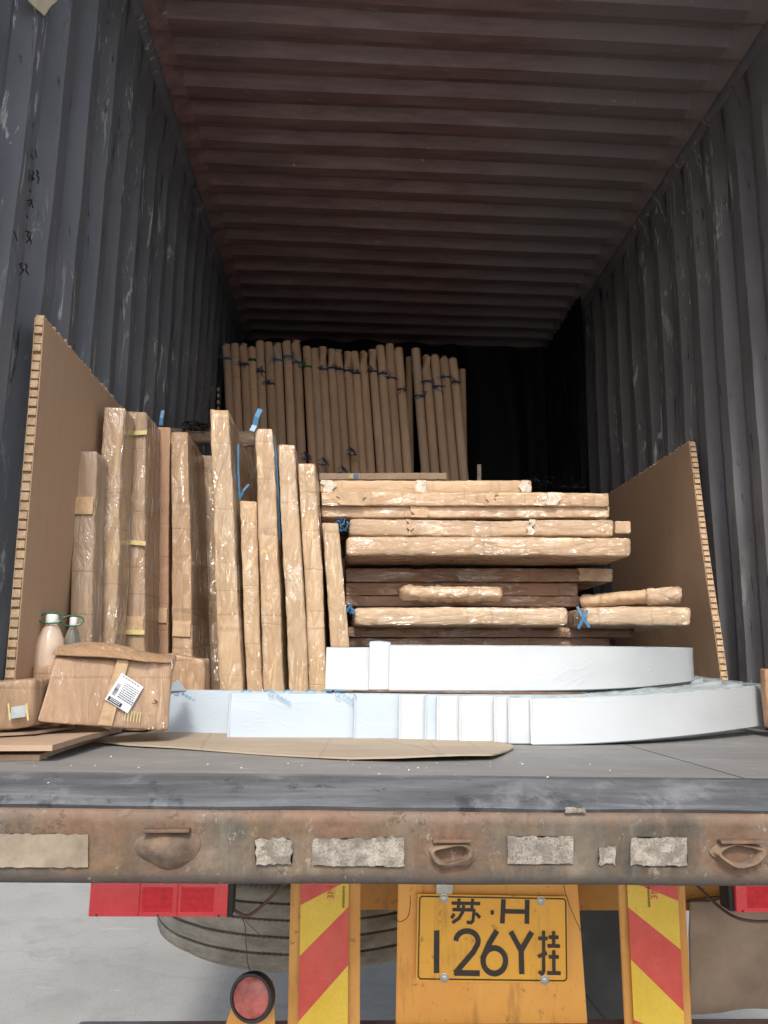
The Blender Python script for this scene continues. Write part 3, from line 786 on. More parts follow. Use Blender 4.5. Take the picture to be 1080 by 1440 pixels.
a = at(613, 1236, YP-.035); b = at(636, 1256, YP-.035)
bm = bmesh.new(); box(bm, (a.x, YP-.045, b.z), (b.x, YP-.0125, a.z+.01), .003); obj('plate_lamp', bm, MAT['bolt'], tr)
# striped marker boards
def clip(poly, f):
    out = []
    for i in range(len(poly)):
        a, b = poly[i], poly[(i+1) % len(poly)]; fa, fb = f(a), f(b)
        if fa >= 0: out.append(a)
        if fa*fb < 0: t = fa/(fa-fb); out.append((a[0]+(b[0]-a[0])*t, a[1]+(b[1]-a[1])*t))
    return out
def marker(q, t0, t1, stripes, Y, lettering):
    """q board corners (pixels tl tr br bl), t0/t1: tape edges as fraction of the width, stripes: (vL0,vR0,vL1,vR1,is_red)"""
    Q = [at(*p, Y) for p in q]
    def P(u, v, d=0): 
        r_ = Q[0].lerp(Q[1], u).lerp(Q[3].lerp(Q[2], u), v); return r_+Vector((0, -d, 0))
    bm = bmesh.new(); slab(bm, [P(0, 0), P(1, 0), P(1, 1), P(0, 1)], .010, (0, -1, 0))
    bmesh.ops.bevel(bm, geom=bm.edges[:], offset=.002, segments=2, affect='EDGES')
    mb = obj('striped_marker_board', bm, MAT['post'], tr)
    d = .0122
    for (l0, r0, l1, r1, red) in stripes:
        l0, r0, l1, r1 = [max(0, min(1, z)) for z in (l0, r0, l1, r1)]
        pts = [P(t0, l0, d), P(t1, r0, d), P(t1, r1, d), P(t0, l1, d)]
        pl = []
        for p in pts:
            if not any((p-x).length < 1e-4 for x in pl): pl.append(p)
        if len(pl) < 3: continue
        bm = bmesh.new(); slab(bm, pl, .0018, (0, -1, 0)); obj('stripe', bm, MAT['tr' if red else 'ty'], mb, smooth=False)
    return mb, P
YM = 2.28
# stripe slopes; v = 0 at y 1236, v = 1 at y 1460
v = lambda y: (y-1236)/(1460-1236.)
mk1, P1 = marker([(409, 1236), (507, 1236), (506, 1460), (404, 1460)], .15, .83,
    [(v(1236), v(1200), v(1272), v(1208), True), (v(1272), v(1236), v(1344), v(1274), False), (v(1344), v(1274), v(1435), v(1357), True), (v(1435), v(1357), v(1530), v(1460), False)], YM, None)
mk2, P2 = marker([(869, 1236), (963, 1236), (974, 1460), (880, 1460)], .11, .86,
    [(v(1200), v(1236), v(1225), v(1266), True), (v(1236), v(1266), v(1275), v(1335), False), (v(1275), v(1335), v(1349), v(1421), True), (v(1349), v(1421), v(1432), v(1470), False), (v(1432), v(1460), v(1460), v(1460), True)], YM, None)
# red and grey lettering running up the tape
bm = text_bm('3M', P1(.62, .125, .0143), (0, 0, 1), (-1, 0, 0), (0, -1, 0), .026, .0004); obj('tape_lettering', bm, MAT['tr'], mk1, smooth=False)
bm = text_bm('3M', P2(.55, .125, .0143), (0, 0, 1), (-1, 0, 0), (0, -1, 0), .026, .0004); obj('tape_lettering', bm, MAT['tr'], mk2, smooth=False)
rnd = random.Random(3)
for P_, mk, u0 in ((P1, mk1, .76), (P2, mk2, .42)):
    bm = bmesh.new(); Ls = []
    o_ = P_(u0, .04, .0142)
    for i in range(6):                       # small worn characters in a column
        y = -.009*i
        Ls += [[(-.003, y), (.003, y)], [(-.003, y-.003), (.0032, y-.003)], [(0, y+.001), (.0002, y-.006)], [(-.003, y-.006), (.003, y-.0055)]]
    strokes(bm, Ls, o_, (1, 0, 0), (0, 0, 1), (0, -1, 0), .0009, .0005); obj('tape_lettering', bm, MAT['cable'], mk, smooth=False)
# round reflector on its bracket
bm = bmesh.new()
c = at(357, 1404, 2.2)
ax = Vector((-.25, -1, .12)).normalized()
q = [at(333, 1395, 2.24), at(384, 1380, 2.24), at(388, 1475, 2.24), at(306, 1475, 2.24)]
slab(bm, q, .008, (0, -1, 0)); br = obj('reflector_bracket', bm, MAT['post'], tr, smooth=False)
bm = bmesh.new(); lathe(bm, c+Vector((0, .02, 0)), ax, [(.046, 0), (.056, .004), (.058, .022), (.054, .030), (.048, .030), (.047, .022)], 36)
o = obj('reflector_rim', bm, MAT['black'], br, angle=50); 
bm = bmesh.new(); lathe(bm, c+Vector((0, .02, 0)), ax, [(.0465, .018), (.0465, .027), (.040, .031), (.025, .034), (.01, .0355)], 36)
obj('reflector_lens', bm, MAT['pink'], br, angle=50)
for o in [x for x in bpy.data.objects if x.name in ('reflector_rim', 'reflector_lens')]:
    pass
# dark flap and muddy flap
q = [at(815, 1236, 2.75), at(960, 1236, 2.75), at(960, 1520, 2.75), at(815, 1520, 2.75)]
bm = bmesh.new(); slab(bm, q, .006, (0, -1, 0)); obj('mud_flap', bm, MAT['grey_panel'], tr, smooth=False)
bm = bmesh.new(); tube(bm, [at(800, 1370, 2.72), at(826, 1402, 2.72), at(853, 1436, 2.72), at(870, 1460, 2.72)], .003, 6); obj('brake_line', bm, MAT['black'], tr)
bm = softbox([at(966, 1422, 2.5), at(1180, 1430, 2.5), at(1180, 1430, 2.5)+Vector((0, .01, 0)), at(966, 1422, 2.5)+Vector((0, .01, 0)),
              at(966, 1262, 2.5), at(1180, 1255, 2.5), at(1180, 1255, 2.5)+Vector((0, .01, 0)), at(966, 1262, 2.5)+Vector((0, .01, 0))], .004, .012, 33)
obj('mud_flap', bm, MAT['brown_flap'], tr)
# underrun bar
a = at(100, 1437, 2.3); b = at(1120, 1428, 2.3)
bm = bmesh.new(); a.z -= .028; box(bm, (a.x, 2.30, a.z-.10), (b.x+.1, 2.38, a.z), .008); ub = obj('underrun_bar', bm, plain('bar_paint', (.20, .13, .12), .5, 0, .4), tr)
for i in range(3):
    bm = bmesh.new(); x = .98+.2*i; box(bm, (x, 2.2965, a.z-.09), (x+.098, 2.2985, a.z-.004)); obj('bar_stripe', bm, MAT['pink'], ub, smooth=False)
    bm = bmesh.new(); box(bm, (x+.102, 2.2965, a.z-.09), (x+.196, 2.2985, a.z-.004)); obj('bar_stripe', bm, MAT['white'], ub, smooth=False)

# spare tyre lying flat under the bed
TC = Vector((-.11, 3.12, -.715)); RO = .525; HT = .29
st = thing('spare_tyre', 'worn spare truck tyre slung flat under the rear of the trailer', 'tyre', TC)
prof = [(.30, .03), (.40, .0), (.47, .006), (.505, .028)]
zz = .028; nb = 5; bw = (HT-.056)/nb
for i in range(nb):
    z0 = .028+bw*i
    bulge = .004*math.sin(math.pi*(i+.5)/nb)
    if i: prof += [(RO-.016, z0+.0015), (RO-.001, z0+.004)]
    else: prof += [(RO-.006, z0+.006)]
    prof += [(RO+bulge, z0+bw*.5)]
    if i < nb-1: prof += [(RO-.001, z0+bw-.004), (RO-.016, z0+bw-.0015)]
prof += [(RO-.006, HT-.034), (.505, HT-.028), (.47, HT-.006), (.40, HT), (.30, HT-.03)]
bm = bmesh.new(); lathe(bm, TC, (0, 0, 1), prof, 120)
for vv in bm.verts:
    d = vv.co-TC; rr = math.hypot(d.x, d.y); 
    if rr > .5:
        t = 1+nz(vv.co, 6, 3)*.006; vv.co.x = TC.x+d.x*t; vv.co.y = TC.y+d.y*t; vv.co.z += nz(vv.co, 9, 5)*.003
obj('tread', bm, MAT['rubber'], st, angle=50)
bm = bmesh.new(); lathe(bm, TC+Vector((0, 0, .06)), (0, 0, 1), [(.29, 0), (.30, .02), (.27, .10), (.12, .12), (.05, .12)], 40); obj('rim', bm, MAT['dark_steel'], st)
bm = bmesh.new(); tube(bm, [TC+Vector((0, 0, .17)), TC+Vector((0, 0, .545))], .012); obj('hanger', bm, MAT['dark_steel'], st)

# ------------------------------------------------------------------ honeycomb boards against the walls
def honey(name, label, n0, f0, n1, f1, th, out, seed, zb=0.0):
    """n0/n1 near edge bottom/top points, f0/f1 far edge bottom/top; out = direction of thickness"""
    n0, f0, n1, f1 = map(Vector, (n0, f0, n1, f1)); out = Vector(out)
    t = thing(name, label, 'cardboard', n0, 'honeycomb cardboard boards leaning on the walls')
    rnd = random.Random(seed)
    def P(u, w, d): return n0.lerp(f0, u).lerp(n1.lerp(f1, u), w)+out*d+out*nz((u, w*2, 0), 1.5, seed)*.007
    for d0, d1 in ((0, .0022), (th-.0022, th)):
        bm = bmesh.new(); N, K = 60, 40; rows = []
        for i in range(N+1):
            u = i/N; row = []
            for j in range(K+1):
                w = j/K
                if j == K: w = 1+rnd.uniform(-.006, .004)
                row.append((u, w))
            rows.append(row)
        A = [[bm.verts.new(P(u, w, d0)) for u, w in r_] for r_ in rows]; B = [[bm.verts.new(P(u, w, d1)) for u, w in r_] for r_ in rows]
        for i in range(N):
            for j in range(K):
                bm.faces.new((A[i][j], A[i+1][j], A[i+1][j+1], A[i][j+1])); bm.faces.new((B[i][j], B[i][j+1], B[i+1][j+1], B[i+1][j]))
        for i in range(N):
            bm.faces.new((A[i][K], A[i+1][K], B[i+1][K], B[i][K]))
        for j in range(K): bm.faces.new((A[0][j], A[0][j+1], B[0][j+1], B[0][j]))
        obj('face_sheet', bm, MAT['hface'], t, angle=60)
    bm = bmesh.new(); H = (n1-n0).length; n = int(H/.0235); up = (n1-n0).normalized(); fw = (f0-n0).normalized()
    for i in range(n):
        w = (i+.5)/n; c = P(0, w, th/2)+fw*(.003+rnd.uniform(-.004, .004))
        obox(bm, c, fw, out, up, (.012, th*.80, H/n*rnd.uniform(.66, .86)), .0008)
        c = P(0, (i+.0)/n, th/2)+fw*(.010); obox(bm, c, fw, out, up, (.008, th*.78, .008))
    Lf = (f1-n1).length; k = int(Lf/.016)
    for i in range(k):
        u = (i+.5)/k; c = P(u, 1, th/2)+Vector((0, 0, rnd.uniform(-.006, .003)))
        obox(bm, c, fw+Vector((0, rnd.uniform(-.2, .2), rnd.uniform(-.6, .6))), out, up, (.010, th*rnd.uniform(.6, .9), .012))
    obj('honeycomb_core', bm, MAT['hcore'], t, smooth=False)
    return t
LX = -.775
n1 = atx(63, 446, LX); n0 = atx(21, 936, LX); f1 = atx(207, 596, LX)
f1 = Vector((LX, 3.15, n1.z+.0))
sc_ = (n1.z)/(n1.z-n0.z); nb_ = n1+(n0-n1)*sc_
honey('honeycomb_board', 'tall plain brown honeycomb cardboard board standing against the left wall', (nb_.x, nb_.y, 0), (LX, 3.15, 0), n1, f1, .024, (-1, 0, 0), 1)
n1 = at(968, 621, 3.16); n0 = at(1012, 945, 3.02); f1 = at(852, 697, 4.25)
dd = (n0-n1)/(n1.z-n0.z); nb_ = n1+dd*n1.z
honey('honeycomb_board', 'brown honeycomb cardboard board tilted against the right wall beside the stack', (min(nb_.x, 1.46), nb_.y, 0), (1.46, 4.3, 0), n1, (f1.x, f1.y, f1.z), .028, (1, 0, 0), 2)

# ------------------------------------------------------------------ upright wrapped parcels
GU = 'parcels standing upright on the left'
# (top l, r, y), (bottom l, r, y), Y, depth, material, label
UP = [
 ((106, 136, 634), (95, 127, 900), 2.27, .10, 'wrapz2', 'shortest upright kraft parcel at far left'),
 ((145, 174, 573), (128, 161, 905), 2.38, .13, 'wrapz', 'tall film wrapped parcel with a rounded crumpled top, behind the bottles'),
 ((176, 206, 578), (168, 205, 915), 2.52, .22, 'wrapz2', 'tall upright carton with three short yellow tape strips'),
 ((216, 239, 600), (214, 236, 922), 2.72, .3, 'cardz', 'narrow smooth pinkish brown carton right of the yellow taped one'),
 ((240, 264, 608), (241, 272, 935), 2.66, .45, 'wrapz2', 'upright parcel with its long right side showing, left of the recessed dull one'),
 ((281, 300, 640), (282, 312, 966), 2.98, .6, 'wrapz2', 'dull shaded parcel set back behind the tallest shiny parcel'),
 ((294, 321, 576), (309, 343, 968), 2.66, .95, 'wrapz', 'tallest shiny film wrapped parcel, widest at its crumpled foot'),
 ((336, 361, 704), (347, 369, 968), 2.70, .8, 'wrapz', 'short thin crinkled parcel squeezed between two taller ones'),
 ((357, 383, 602), (371, 400, 968), 2.66, .9, 'wrapz', 'orange brown parcel below the standing blue strap end'),
 ((391, 415, 625), (406, 435, 965), 2.68, .9, 'wrapz', 'upright parcel with a white crease at mid height, between two taller and shorter ones'),
 ((420, 445, 651), (436, 461, 964), 2.72, .9, 'wrapz', 'rounded silvery streaked parcel just left of the horizontal stack'),
 ((453, 476, 735), (465, 493, 912), 2.78, .7, 'wrapz', 'short parcel standing against the left ends of the horizontal stack'),
]
ups = []
for i, (T, B, Y, dep, mt, lab) in enumerate(UP):
    tl, trr = at(T[0], T[2], Y), at(T[1], T[2], Y); bl, brr = at(B[0], B[2], Y), at(B[1], B[2], Y)
    w0 = (trr-tl).length; w1 = (brr-bl).length
    tc = (tl+trr)/2; bc = (bl+brr)/2; d = (tc-bc)/(tc.z-bc.z); base = bc-d*bc.z
    zt = tc.z
    if base.x-w1/2 < LX+.03: base.x = LX+.03+w1/2
    X = Vector((1, 0, 0)); D = Vector((0, dep, 0))
    z0 = .002
    c8 = [Vector((base.x-w1/2, base.y, z0)), Vector((base.x+w1/2, base.y, z0)), Vector((base.x+w1/2, base.y, z0))+D, Vector((base.x-w1/2, base.y, z0))+D,
          tc-X*w0/2, tc+X*w0/2, tc+X*w0/2+D, tc-X*w0/2+D]
    smooth_ = mt == 'cardz'
    th = thing('upright_parcel', lab, 'parcel', (base.x, base.y+dep/2, 0), GU)
    bm = softbox(c8, 0.007 if not smooth_ else .003, .0024 if not smooth_ else .001, seed=i*11, step=.022, fine=.002 if not smooth_ else .0004)
    obj('wrapping', bm, MAT[mt], th, angle=60)
    # folded end flap at the top and crease bands of tape
    bm = bmesh.new()
    for kk in range(1 if i in (0, 2, 3, 4) else 0):
        t_ = random.Random(i*7+kk).uniform(.25, .9)
        cc = base.lerp(tc, t_); ww = w1+(w0-w1)*t_
        obox(bm, cc+Vector((0, -.0055, 0)), (1, 0, random.Random(i+kk).uniform(-.06, .06)), (0, 1, 0), (0, 0, 1), (ww*.86, .0016, .035 if kk else .05))
    obj('clear_tape', bm, MAT['ctape'], th, smooth=False)
    ups.append((th, base, tc, w0, w1, Y))
# yellow tape on the third
th, base, tc, w0, w1, Y = ups[2]
for (px, py, rot) in ((191, 609, .10), (189, 763, -.06), (187, 889, 0)):
    p = at(px, py, Y-.010); bm = bmesh.new()
    obox(bm, p, (1, 0, rot), (0, 1, 0), (0, 0, 1), (.070, .002, .014), 0)
    obj('yellow_tape', bm, MAT['ytape'], th, smooth=False)
# torn corrugated edge strip beside the fourth
th, base, tc, w0, w1, Y = ups[3]
bm = bmesh.new(); rnd = random.Random(9)
for i in range(60):
    p = at(212.5-i*.05, 660+i*3.2, Y-.002); obox(bm, p+Vector((rnd.uniform(-.002, .002), 0, 0)), (1, 0, rnd.uniform(-.6, .6)), (0, 1, 0), (0, 0, 1), (.009, .004, .0035))
obj('torn_flute_edge', bm, MAT['darkstrap'], th, smooth=False)
# blue strap ends as parts of the parcels they tie
def strap(th, pts, w, name='blue_strap', mat='strap'):
    bm = bmesh.new(); P = [at(*q) for q in pts]; A = []; rnd = random.Random(len(pts)*7)
    for i, p in enumerate(P):
        t = (P[min(i+1, len(P)-1)]-P[max(i-1, 0)]).normalized(); s = t.cross(Vector((0, 1, 0))).normalized()*w/2
        A.append((bm.verts.new(p-s), bm.verts.new(p+s), bm.verts.new(p+s+Vector((0, .0012, 0))), bm.verts.new(p-s+Vector((0, .0012, 0)))))
    for a, b in zip(A, A[1:]):
        for k in range(4): bm.faces.new((a[k], a[(k+1) % 4], b[(k+1) % 4], b[k]))
    bm.faces.new(A[0]); bm.faces.new(A[-1][::-1])
    return obj(name, bm, MAT[mat], th, smooth=False)
strap(ups[8][0], [(354, 606, 2.64), (358, 598, 2.645), (361, 586, 2.64), (366, 575, 2.64)], .017)
strap(ups[8][0], [(384, 612, 2.72), (388, 640, 2.72), (391, 700, 2.72), (393, 760, 2.73)], .007)
strap(ups[3][0], [(226, 598, 2.76), (227, 588, 2.76), (229, 577, 2.77)], .012)
strap(ups[6][0], [(335, 625, 2.78), (335, 660, 2.78), (337, 702, 2.78)], .007)
strap(ups[6][0], [(337, 702, 2.72), (342, 690, 2.71), (350, 681, 2.71)], .007)
# loose film hanging from the tallest parcel
# ------------------------------------------------------------------ cross roll behind the upright parcels, and black film
a, b = at(236, 613, 3.45), at(362, 618, 3.45)
t = thing('horizontal_roll', 'shiny wrapped roll lying across the tops behind the upright parcels', 'roll', (a.x, a.y, a.z-.04))
bm = bmesh.new(); n = 26; pts = [a.lerp(b, i/n)+Vector((0, 0, nz((i*.3, 0, 0), 1)*.006)) for i in range(n+1)]
tube(bm, pts, [.018]+[.035+nz((i*.8, 1, 2), 1)*.004 for i in range(n-1)]+[.018], 14); obj('wrapping', bm, MAT['wrapx'], t, angle=60)
def tangle(name, label, x0, x1, y0, y1, Y, seed, n=26, r=.0017):
    rnd = random.Random(seed); bm = bmesh.new()
    for i in range(n):
        p = [rnd.uniform(x0, x1), rnd.uniform(y0+(y1-y0)*.3, y1)]; P = []
        for k in range(7):
            P.append(at(p[0], p[1], Y+rnd.uniform(-.05, .05))); p[0] += rnd.uniform(-6, 7); p[1] += rnd.uniform(-4, 4); p[1] = min(max(p[1], y0), y1)
        tube(bm, P, r, 5)
    o = obj(name, bm, MAT['bfilm'], None, at((x0+x1)/2, y1, Y)); tag(o, label, 'netting'); return o
tangle('black_netting', 'tangled black netting scrap on top of the upright parcels', 256, 294, 592, 606, 3.40, 1)
tangle('black_netting', 'tangled black netting scrap lying on the right of the horizontal stack', 735, 812, 668, 686, 3.6, 2, 36)

# ------------------------------------------------------------------ horizontal stack
GH = 'flat parcels stacked on the right'
def flat(x0, x1, y0, y1, Y, dep, mt, label, seed, r=.012, amp=.005, tapes=(), yl=0, name='flat_parcel', yr=0, fine=.002):
    """pixel rectangle of the front face; yl/yr lift of the left/right end in pixels"""
    tl, tr_, bl, br_ = at(x0, y0-yl, Y), at(x1, y0-yr, Y), at(x0, y1-yl, Y), at(x1, y1-yr, Y)
    D = Vector((0, dep, 0)); t = thing(name, label, 'parcel', ((bl.x+br_.x)/2, Y+dep/2, min(bl.z, br_.z)), GH)
    bm = softbox([bl, br_, br_+D, bl+D, tl, tr_, tr_+D, tl+D], r*.72, amp*.6, seed, .020, fine*1.15)
    obj('wrapping', bm, MAT[mt], t, angle=60)
    for (px, w_, mm) in tapes:
        bm = bmesh.new(); rnd = random.Random(int(px)); f = (px-x0)/(x1-x0); p = tl.lerp(tr_, f).lerp(bl.lerp(br_, f), .5)
        hh = (tl-bl).length; g = bmesh.ops.create_grid(bm, x_segments=6, y_segments=4, size=.5)
        for vv in g['verts']:
            q = vv.co; dz = q.y*hh*.92; dx = q.x*w_; q2 = Vector((p.x+dx+rnd.uniform(-.012, .012)*(abs(q.x) > .4), Y-.0075-.003*nz((dx*40, dz*40, seed), 1), p.z+dz)); vv.co = q2
        bmesh.ops.solidify(bm, geom=bm.faces[:], thickness=.001)
        obj('tape', bm, MAT[mm], t, angle=60)
    return t
flat(449, 628, 665, 674, 3.35, .7, 'cardx', 'thin flat board topmost on the stack, with a yellow and blue sticker', 1, .002, .001, fine=.0005)
tb = bpy.data.objects['flat_parcel']
for (px, mm) in ((493.5, 'ytape'), (500.5, 'strap')):
    p = at(px, 670, 3.345); bm = bmesh.new(); obox(bm, p, (1, 0, 0), (0, 1, 0), (0, 0, 1), (.020, .0016, .020)); obj('sticker', bm, MAT[mm], tb, smooth=False)
flat(450, 748, 675, 693, 3.06, 1.1, 'cardx', 'long dull carton with three white taped seams, on the upper parcels', 2, .010, .002, ((462, .045, 'wtape'), (592, .03, 'wtape'), (738, .035, 'wtape')))
flat(452, 856, 692, 711, 3.0, 1.2, 'wrapx', 'orange brown parcel right under the long dull carton', 3, .008, .003, ((493, .10, 'ctape'), (690, .03, 'ctape'), (775, .05, 'wtape')))
flat(452, 858, 712, 728, 3.02, 1.2, 'wrapx', 'thin shiny parcel third from the top of the stack', 4, .010, .004, ((590, .06, 'ctape'),))
flat(864, 887, 732, 750, 3.10, .9, 'wrapx', 'small parcel end poking out at the right below the upper parcels', 61, .010, .003)
flat(491, 866, 730, 753, 2.97, 1.25, 'wrapx', 'heavily crinkled parcel with overlapping clear tapes', 5, .014, .006, ((575, .012, 'ctape'), (745, .02, 'wtape')))
flat(486, 888, 755, 782, 2.86, 1.4, 'wrapx', 'thick bright parcel jutting out over the dark recess', 6, .020, .004)
flat(487, 862, 799, 818, 3.10, 1.1, 'wrapxd', 'dark reddish brown film wrapped parcel under the jutting bright one', 7, .008, .003, ((835, .12, 'ctape'),))
flat(486, 813, 819, 837, 3.12, 1.0, 'wrapxd', 'dark brown parcel behind the crumpled little bundle', 8, .008, .003)
flat(486, 815, 838, 853, 3.12, 1.0, 'wrapxd', 'lowest shaded brown parcel directly above the bright lower parcel', 9, .008, .003)
t = flat(497, 800, 854, 880, 2.92, 1.2, 'wrapx', 'bright rounded parcel with tucked ends, low in the stack', 10, .022, .004)
strap(t, [(490, 853, 2.93), (495, 857, 2.92), (499, 862, 2.91), (493, 860, 2.91)], .012)
t = flat(822, 973, 853, 880, 2.86, 1.1, 'wrapx', 'short bright parcel at the far right low in the stack, tied with a blue strap', 11, .022, .005)
strap(t, [(812, 853, 2.845), (818, 866, 2.84), (829, 882, 2.84)], .010); strap(t, [(826, 858, 2.838), (820, 870, 2.838), (813, 884, 2.84)], .010)
flat(487, 892, 882, 896, 3.06, 1.1, 'wrapxd', 'dark film wrapped parcel below the two bright low parcels', 12, .006, .002)
flat(487, 858, 897, 909, 3.08, 1.0, 'wrapxd', 'lowest dark brown parcel just above the white curved strip', 13, .006, .002)
# packing below, down to the deck
flat(489, 870, 911, 1010, 3.14, .9, 'wrapxd', 'dark wrapped bottom parcel of the stack, mostly behind the white strips', 14, .006, .003)
# support between the jutting parcel and the recess (hidden core)
# crumpled bundle
def bundle(name, label, A, B, r0, mt, seed, n=30, endr=.5, squash=.6):
    A, B = Vector(A), Vector(B); t = thing(name, label, 'bundle', A.lerp(B, .5)-Vector((0, 0, r0*squash)))
    bm = bmesh.new(); seg = 20; d = (B-A).normalized(); up = Vector((0, 0, 1)); s = d.cross(up).normalized(); rings = []
    for i in range(n+1):
        u = i/n; e = min(1, (u*n/2.2+endr), ((1-u)*n/2.2+endr)); rr = r0*max(.2, min(1, e))
        ring = []
        for k in range(seg):
            a = 2*math.pi*k/seg; p = A.lerp(B, u)+(s*math.cos(a)+up*math.sin(a)*squash)*rr
            p += Vector((nz(p, 14, seed), nz(p, 14, seed+1), nz(p, 14, seed+2)))*r0*.10+Vector((nz(p, 60, seed), nz(p, 60, seed+4), nz(p, 60, seed+2)))*r0*.16
            ring.append(bm.verts.new(p))
        rings.append(ring)
    for i in range(n):
        for k in range(seg): bm.faces.new((rings[i][k], rings[i][(k+1) % seg], rings[i+1][(k+1) % seg], rings[i+1][k]))
    bm.faces.new(rings[0]); bm.faces.new(rings[-1]); obj('wrapping', bm, MAT[mt], t, angle=50); return t
bundle('wrapped_bundle', 'small crumpled paper bundle lying on the bright low parcel', at(562, 835, 2.98), at(706, 836, 2.98), .046, 'wrapx', 3, endr=.55, squash=.62)
bundle('wrapped_bundle', 'tapered wrapped roll sloping up to the right on the short right parcel', at(818, 846, 3.05), at(916, 838, 2.93), .033, 'cardx', 5, endr=.8, squash=.75)
bundle('wrapped_bundle', 'pale film wrapped round end of the roll on the short right parcel', at(908, 840, 2.93), at(958, 837, 2.88), .037, 'wrapx', 8, n=14, endr=.75, squash=.85)
# blue strap tangles at the left ends of the stack
def bluebits(label, spots, Y, seed, name='strap_tangle'):
    rnd = random.Random(seed); bm = bmesh.new()
    for (px, py) in spots:
        for k in range(4):
            P = [at(px+rnd.uniform(-8, 8), py+rnd.uniform(-7, 7), Y+rnd.uniform(-.015, .015)) for _ in range(4)]; tube(bm, P, .0028, 5)
    o = obj(name, bm, MAT['strap' if seed % 2 else 'darkstrap'], None, at(*spots[0], Y)); tag(o, label, 'strap', 'loose strap tangles'); return o
bluebits('blue strap knot at the left end of the upper parcels', [(484, 741), (478, 733)], 2.93, 1)
bluebits('blue strap knot beside the left end of the bright low parcel', [(489, 857)], 2.9, 3)

# ------------------------------------------------------------------ kraft rolls at the back
GR = 'kraft paper rolls standing in the back row'
tops = [(319, 485), (330, 484), (343, 482), (354, 485), (365, 481), (378, 480), (390, 483), (404, 481), (417, 482), (431, 489), (442, 489),
        (453, 491), (465, 493), (476, 494), (488, 495), (499, 495), (510, 493), (523, 493), (535, 488), (547, 487), (560, 489),
        (584, 491), (598, 499), (611, 499), (624, 501), (637, 502)]
gaps = [tops[i+1][0]-tops[i][0] for i in range(len(tops)-1)]+[12]
ties = {0: (506, 'strap'), 1: (505, 0), 2: (514, 'darkstrap'), 3: (508, 'green'), 4: (524, 'darkstrap'), 5: (541, 'darkstrap'), 6: (508, 'strap'), 7: (503, 'strap'), 8: (512, 'strap'), 9: (517, 'green'),
        10: (509, 0), 11: (521, 'darkstrap'), 12: (519, 'darkstrap'), 13: (521, 'darkstrap'), 14: (523, 'darkstrap'), 15: (526, 'darkstrap'), 16: (520, 0), 17: (524, 'darkstrap'), 18: (527, 'darkstrap'), 19: (533, 'darkstrap'),
        20: (549, 'darkstrap'), 21: (558, 'darkstrap'), 22: (538, 'darkstrap'), 23: (545, 'darkstrap'), 24: (532, 'darkstrap'), 25: (539, 'darkstrap')}
words = {'strap': 'a blue tie', 'darkstrap': 'a dark tie', 'green': 'a green tie', 0: 'no tie'}
YR = 4.62
for i, (px, py) in enumerate(tops):
    rnd = random.Random(i*3+1)
    lean = .03+.055*(i/25.0) if i > 8 else .045
    Yt = YR+rnd.uniform(-.008, .008)
    tp = at(px, py, Yt); bp = at(px+(668-py)*lean*1.0+(0 if i < 9 else 1), 668, Yt)
    d = (tp-bp)/(tp.z-bp.z); base = bp-d*bp.z
    g_ = min(gaps[i], gaps[i-1]) if i else gaps[0]
    r = (12.4 if g_ > 12 else g_*.5+6.0)*.5*Yt*1.0/FPX*1.10
    tie = ties[i]
    t = thing('kraft_roll', '%s kraft roll from the left in the back row, with %s' % (ORD[i], words[tie[1]]), 'roll', base, GR)
    bm = bmesh.new(); n = 40; pts = []; rr = []
    for k in range(n+1):
        f = k/n; p = base.lerp(tp, f); p = p+Vector((nz((i, f*2, 0), 1, 3)*.003, 0, 0)); pts.append(p)
        rr.append(r*(1+nz((i*3.1, f*9, 1), 1)*.02))
    rr[-1] = r*rnd.choice((.95, .9, .75, .55)); pts[-1] = pts[-1]+Vector((rnd.uniform(-.006, .006), 0, rnd.uniform(-.012, .012)))
    rr[-2] = r*.99; pts[-2] = pts[-1]-Vector((0, 0, rnd.choice((.006, .012, .02))))
    tube(bm, pts, rr, 14)
    obj('paper_sleeve', bm, MAT['roll'], t, angle=50)
    if tie[1]:
        q = at(px, tie[0], Yt); f = (q.z-base.z)/(tp.z-base.z); p = base.lerp(tp, f); bm = bmesh.new()
        tube(bm, [p-Vector((0, 0, .006)), p+Vector((0, 0, .006))], r+.0035, 14)
        for _ in range(3):
            s = p+Vector((rnd.uniform(-r, r), -r-.004, rnd.uniform(-.01, .01)))
            tube(bm, [s, s+Vector((rnd.uniform(-.03, .03), -.012, rnd.uniform(-.02, .025))), s+Vector((rnd.uniform(-.045, .045), -.006, rnd.uniform(-.04, .03)))], [.004, .003, .001], 5)
        obj('tie', bm, MAT[tie[1]], t)
for q_, lab_ in (((430, 640), 'leftmost dark strap tangle dangling low in front of the back row of rolls'), ((455, 648), 'second dark strap tangle from the left low on the back row of rolls'),
                 ((482, 660), 'lowest dark strap tangle at the foot of the back row of rolls'), ((494, 634), 'highest dark strap tangle low on the back row of rolls')):
    bluebits(lab_, [q_], 4.5, 2)
bm = bmesh.new(); a = at(575, 503, 4.75); tube(bm, [Vector((a.x+.05, 4.75, 0)), a], .022, 12); o = obj('kraft_roll', bm, MAT['roll'], None, (a.x+.05, 4.75, 0)); tag(o, 'dark kraft roll standing back in the gap of the back row', 'roll', GR)
bm = bmesh.new(); a = at(650, 520, 4.75); tube(bm, [Vector((a.x+.03, 4.75, 0)), a], .022, 12); o = obj('kraft_roll', bm, MAT['roll'], None, (a.x+.03, 4.75, 0)); tag(o, 'dark kraft roll half hidden behind the right end of the back row', 'roll', GR)
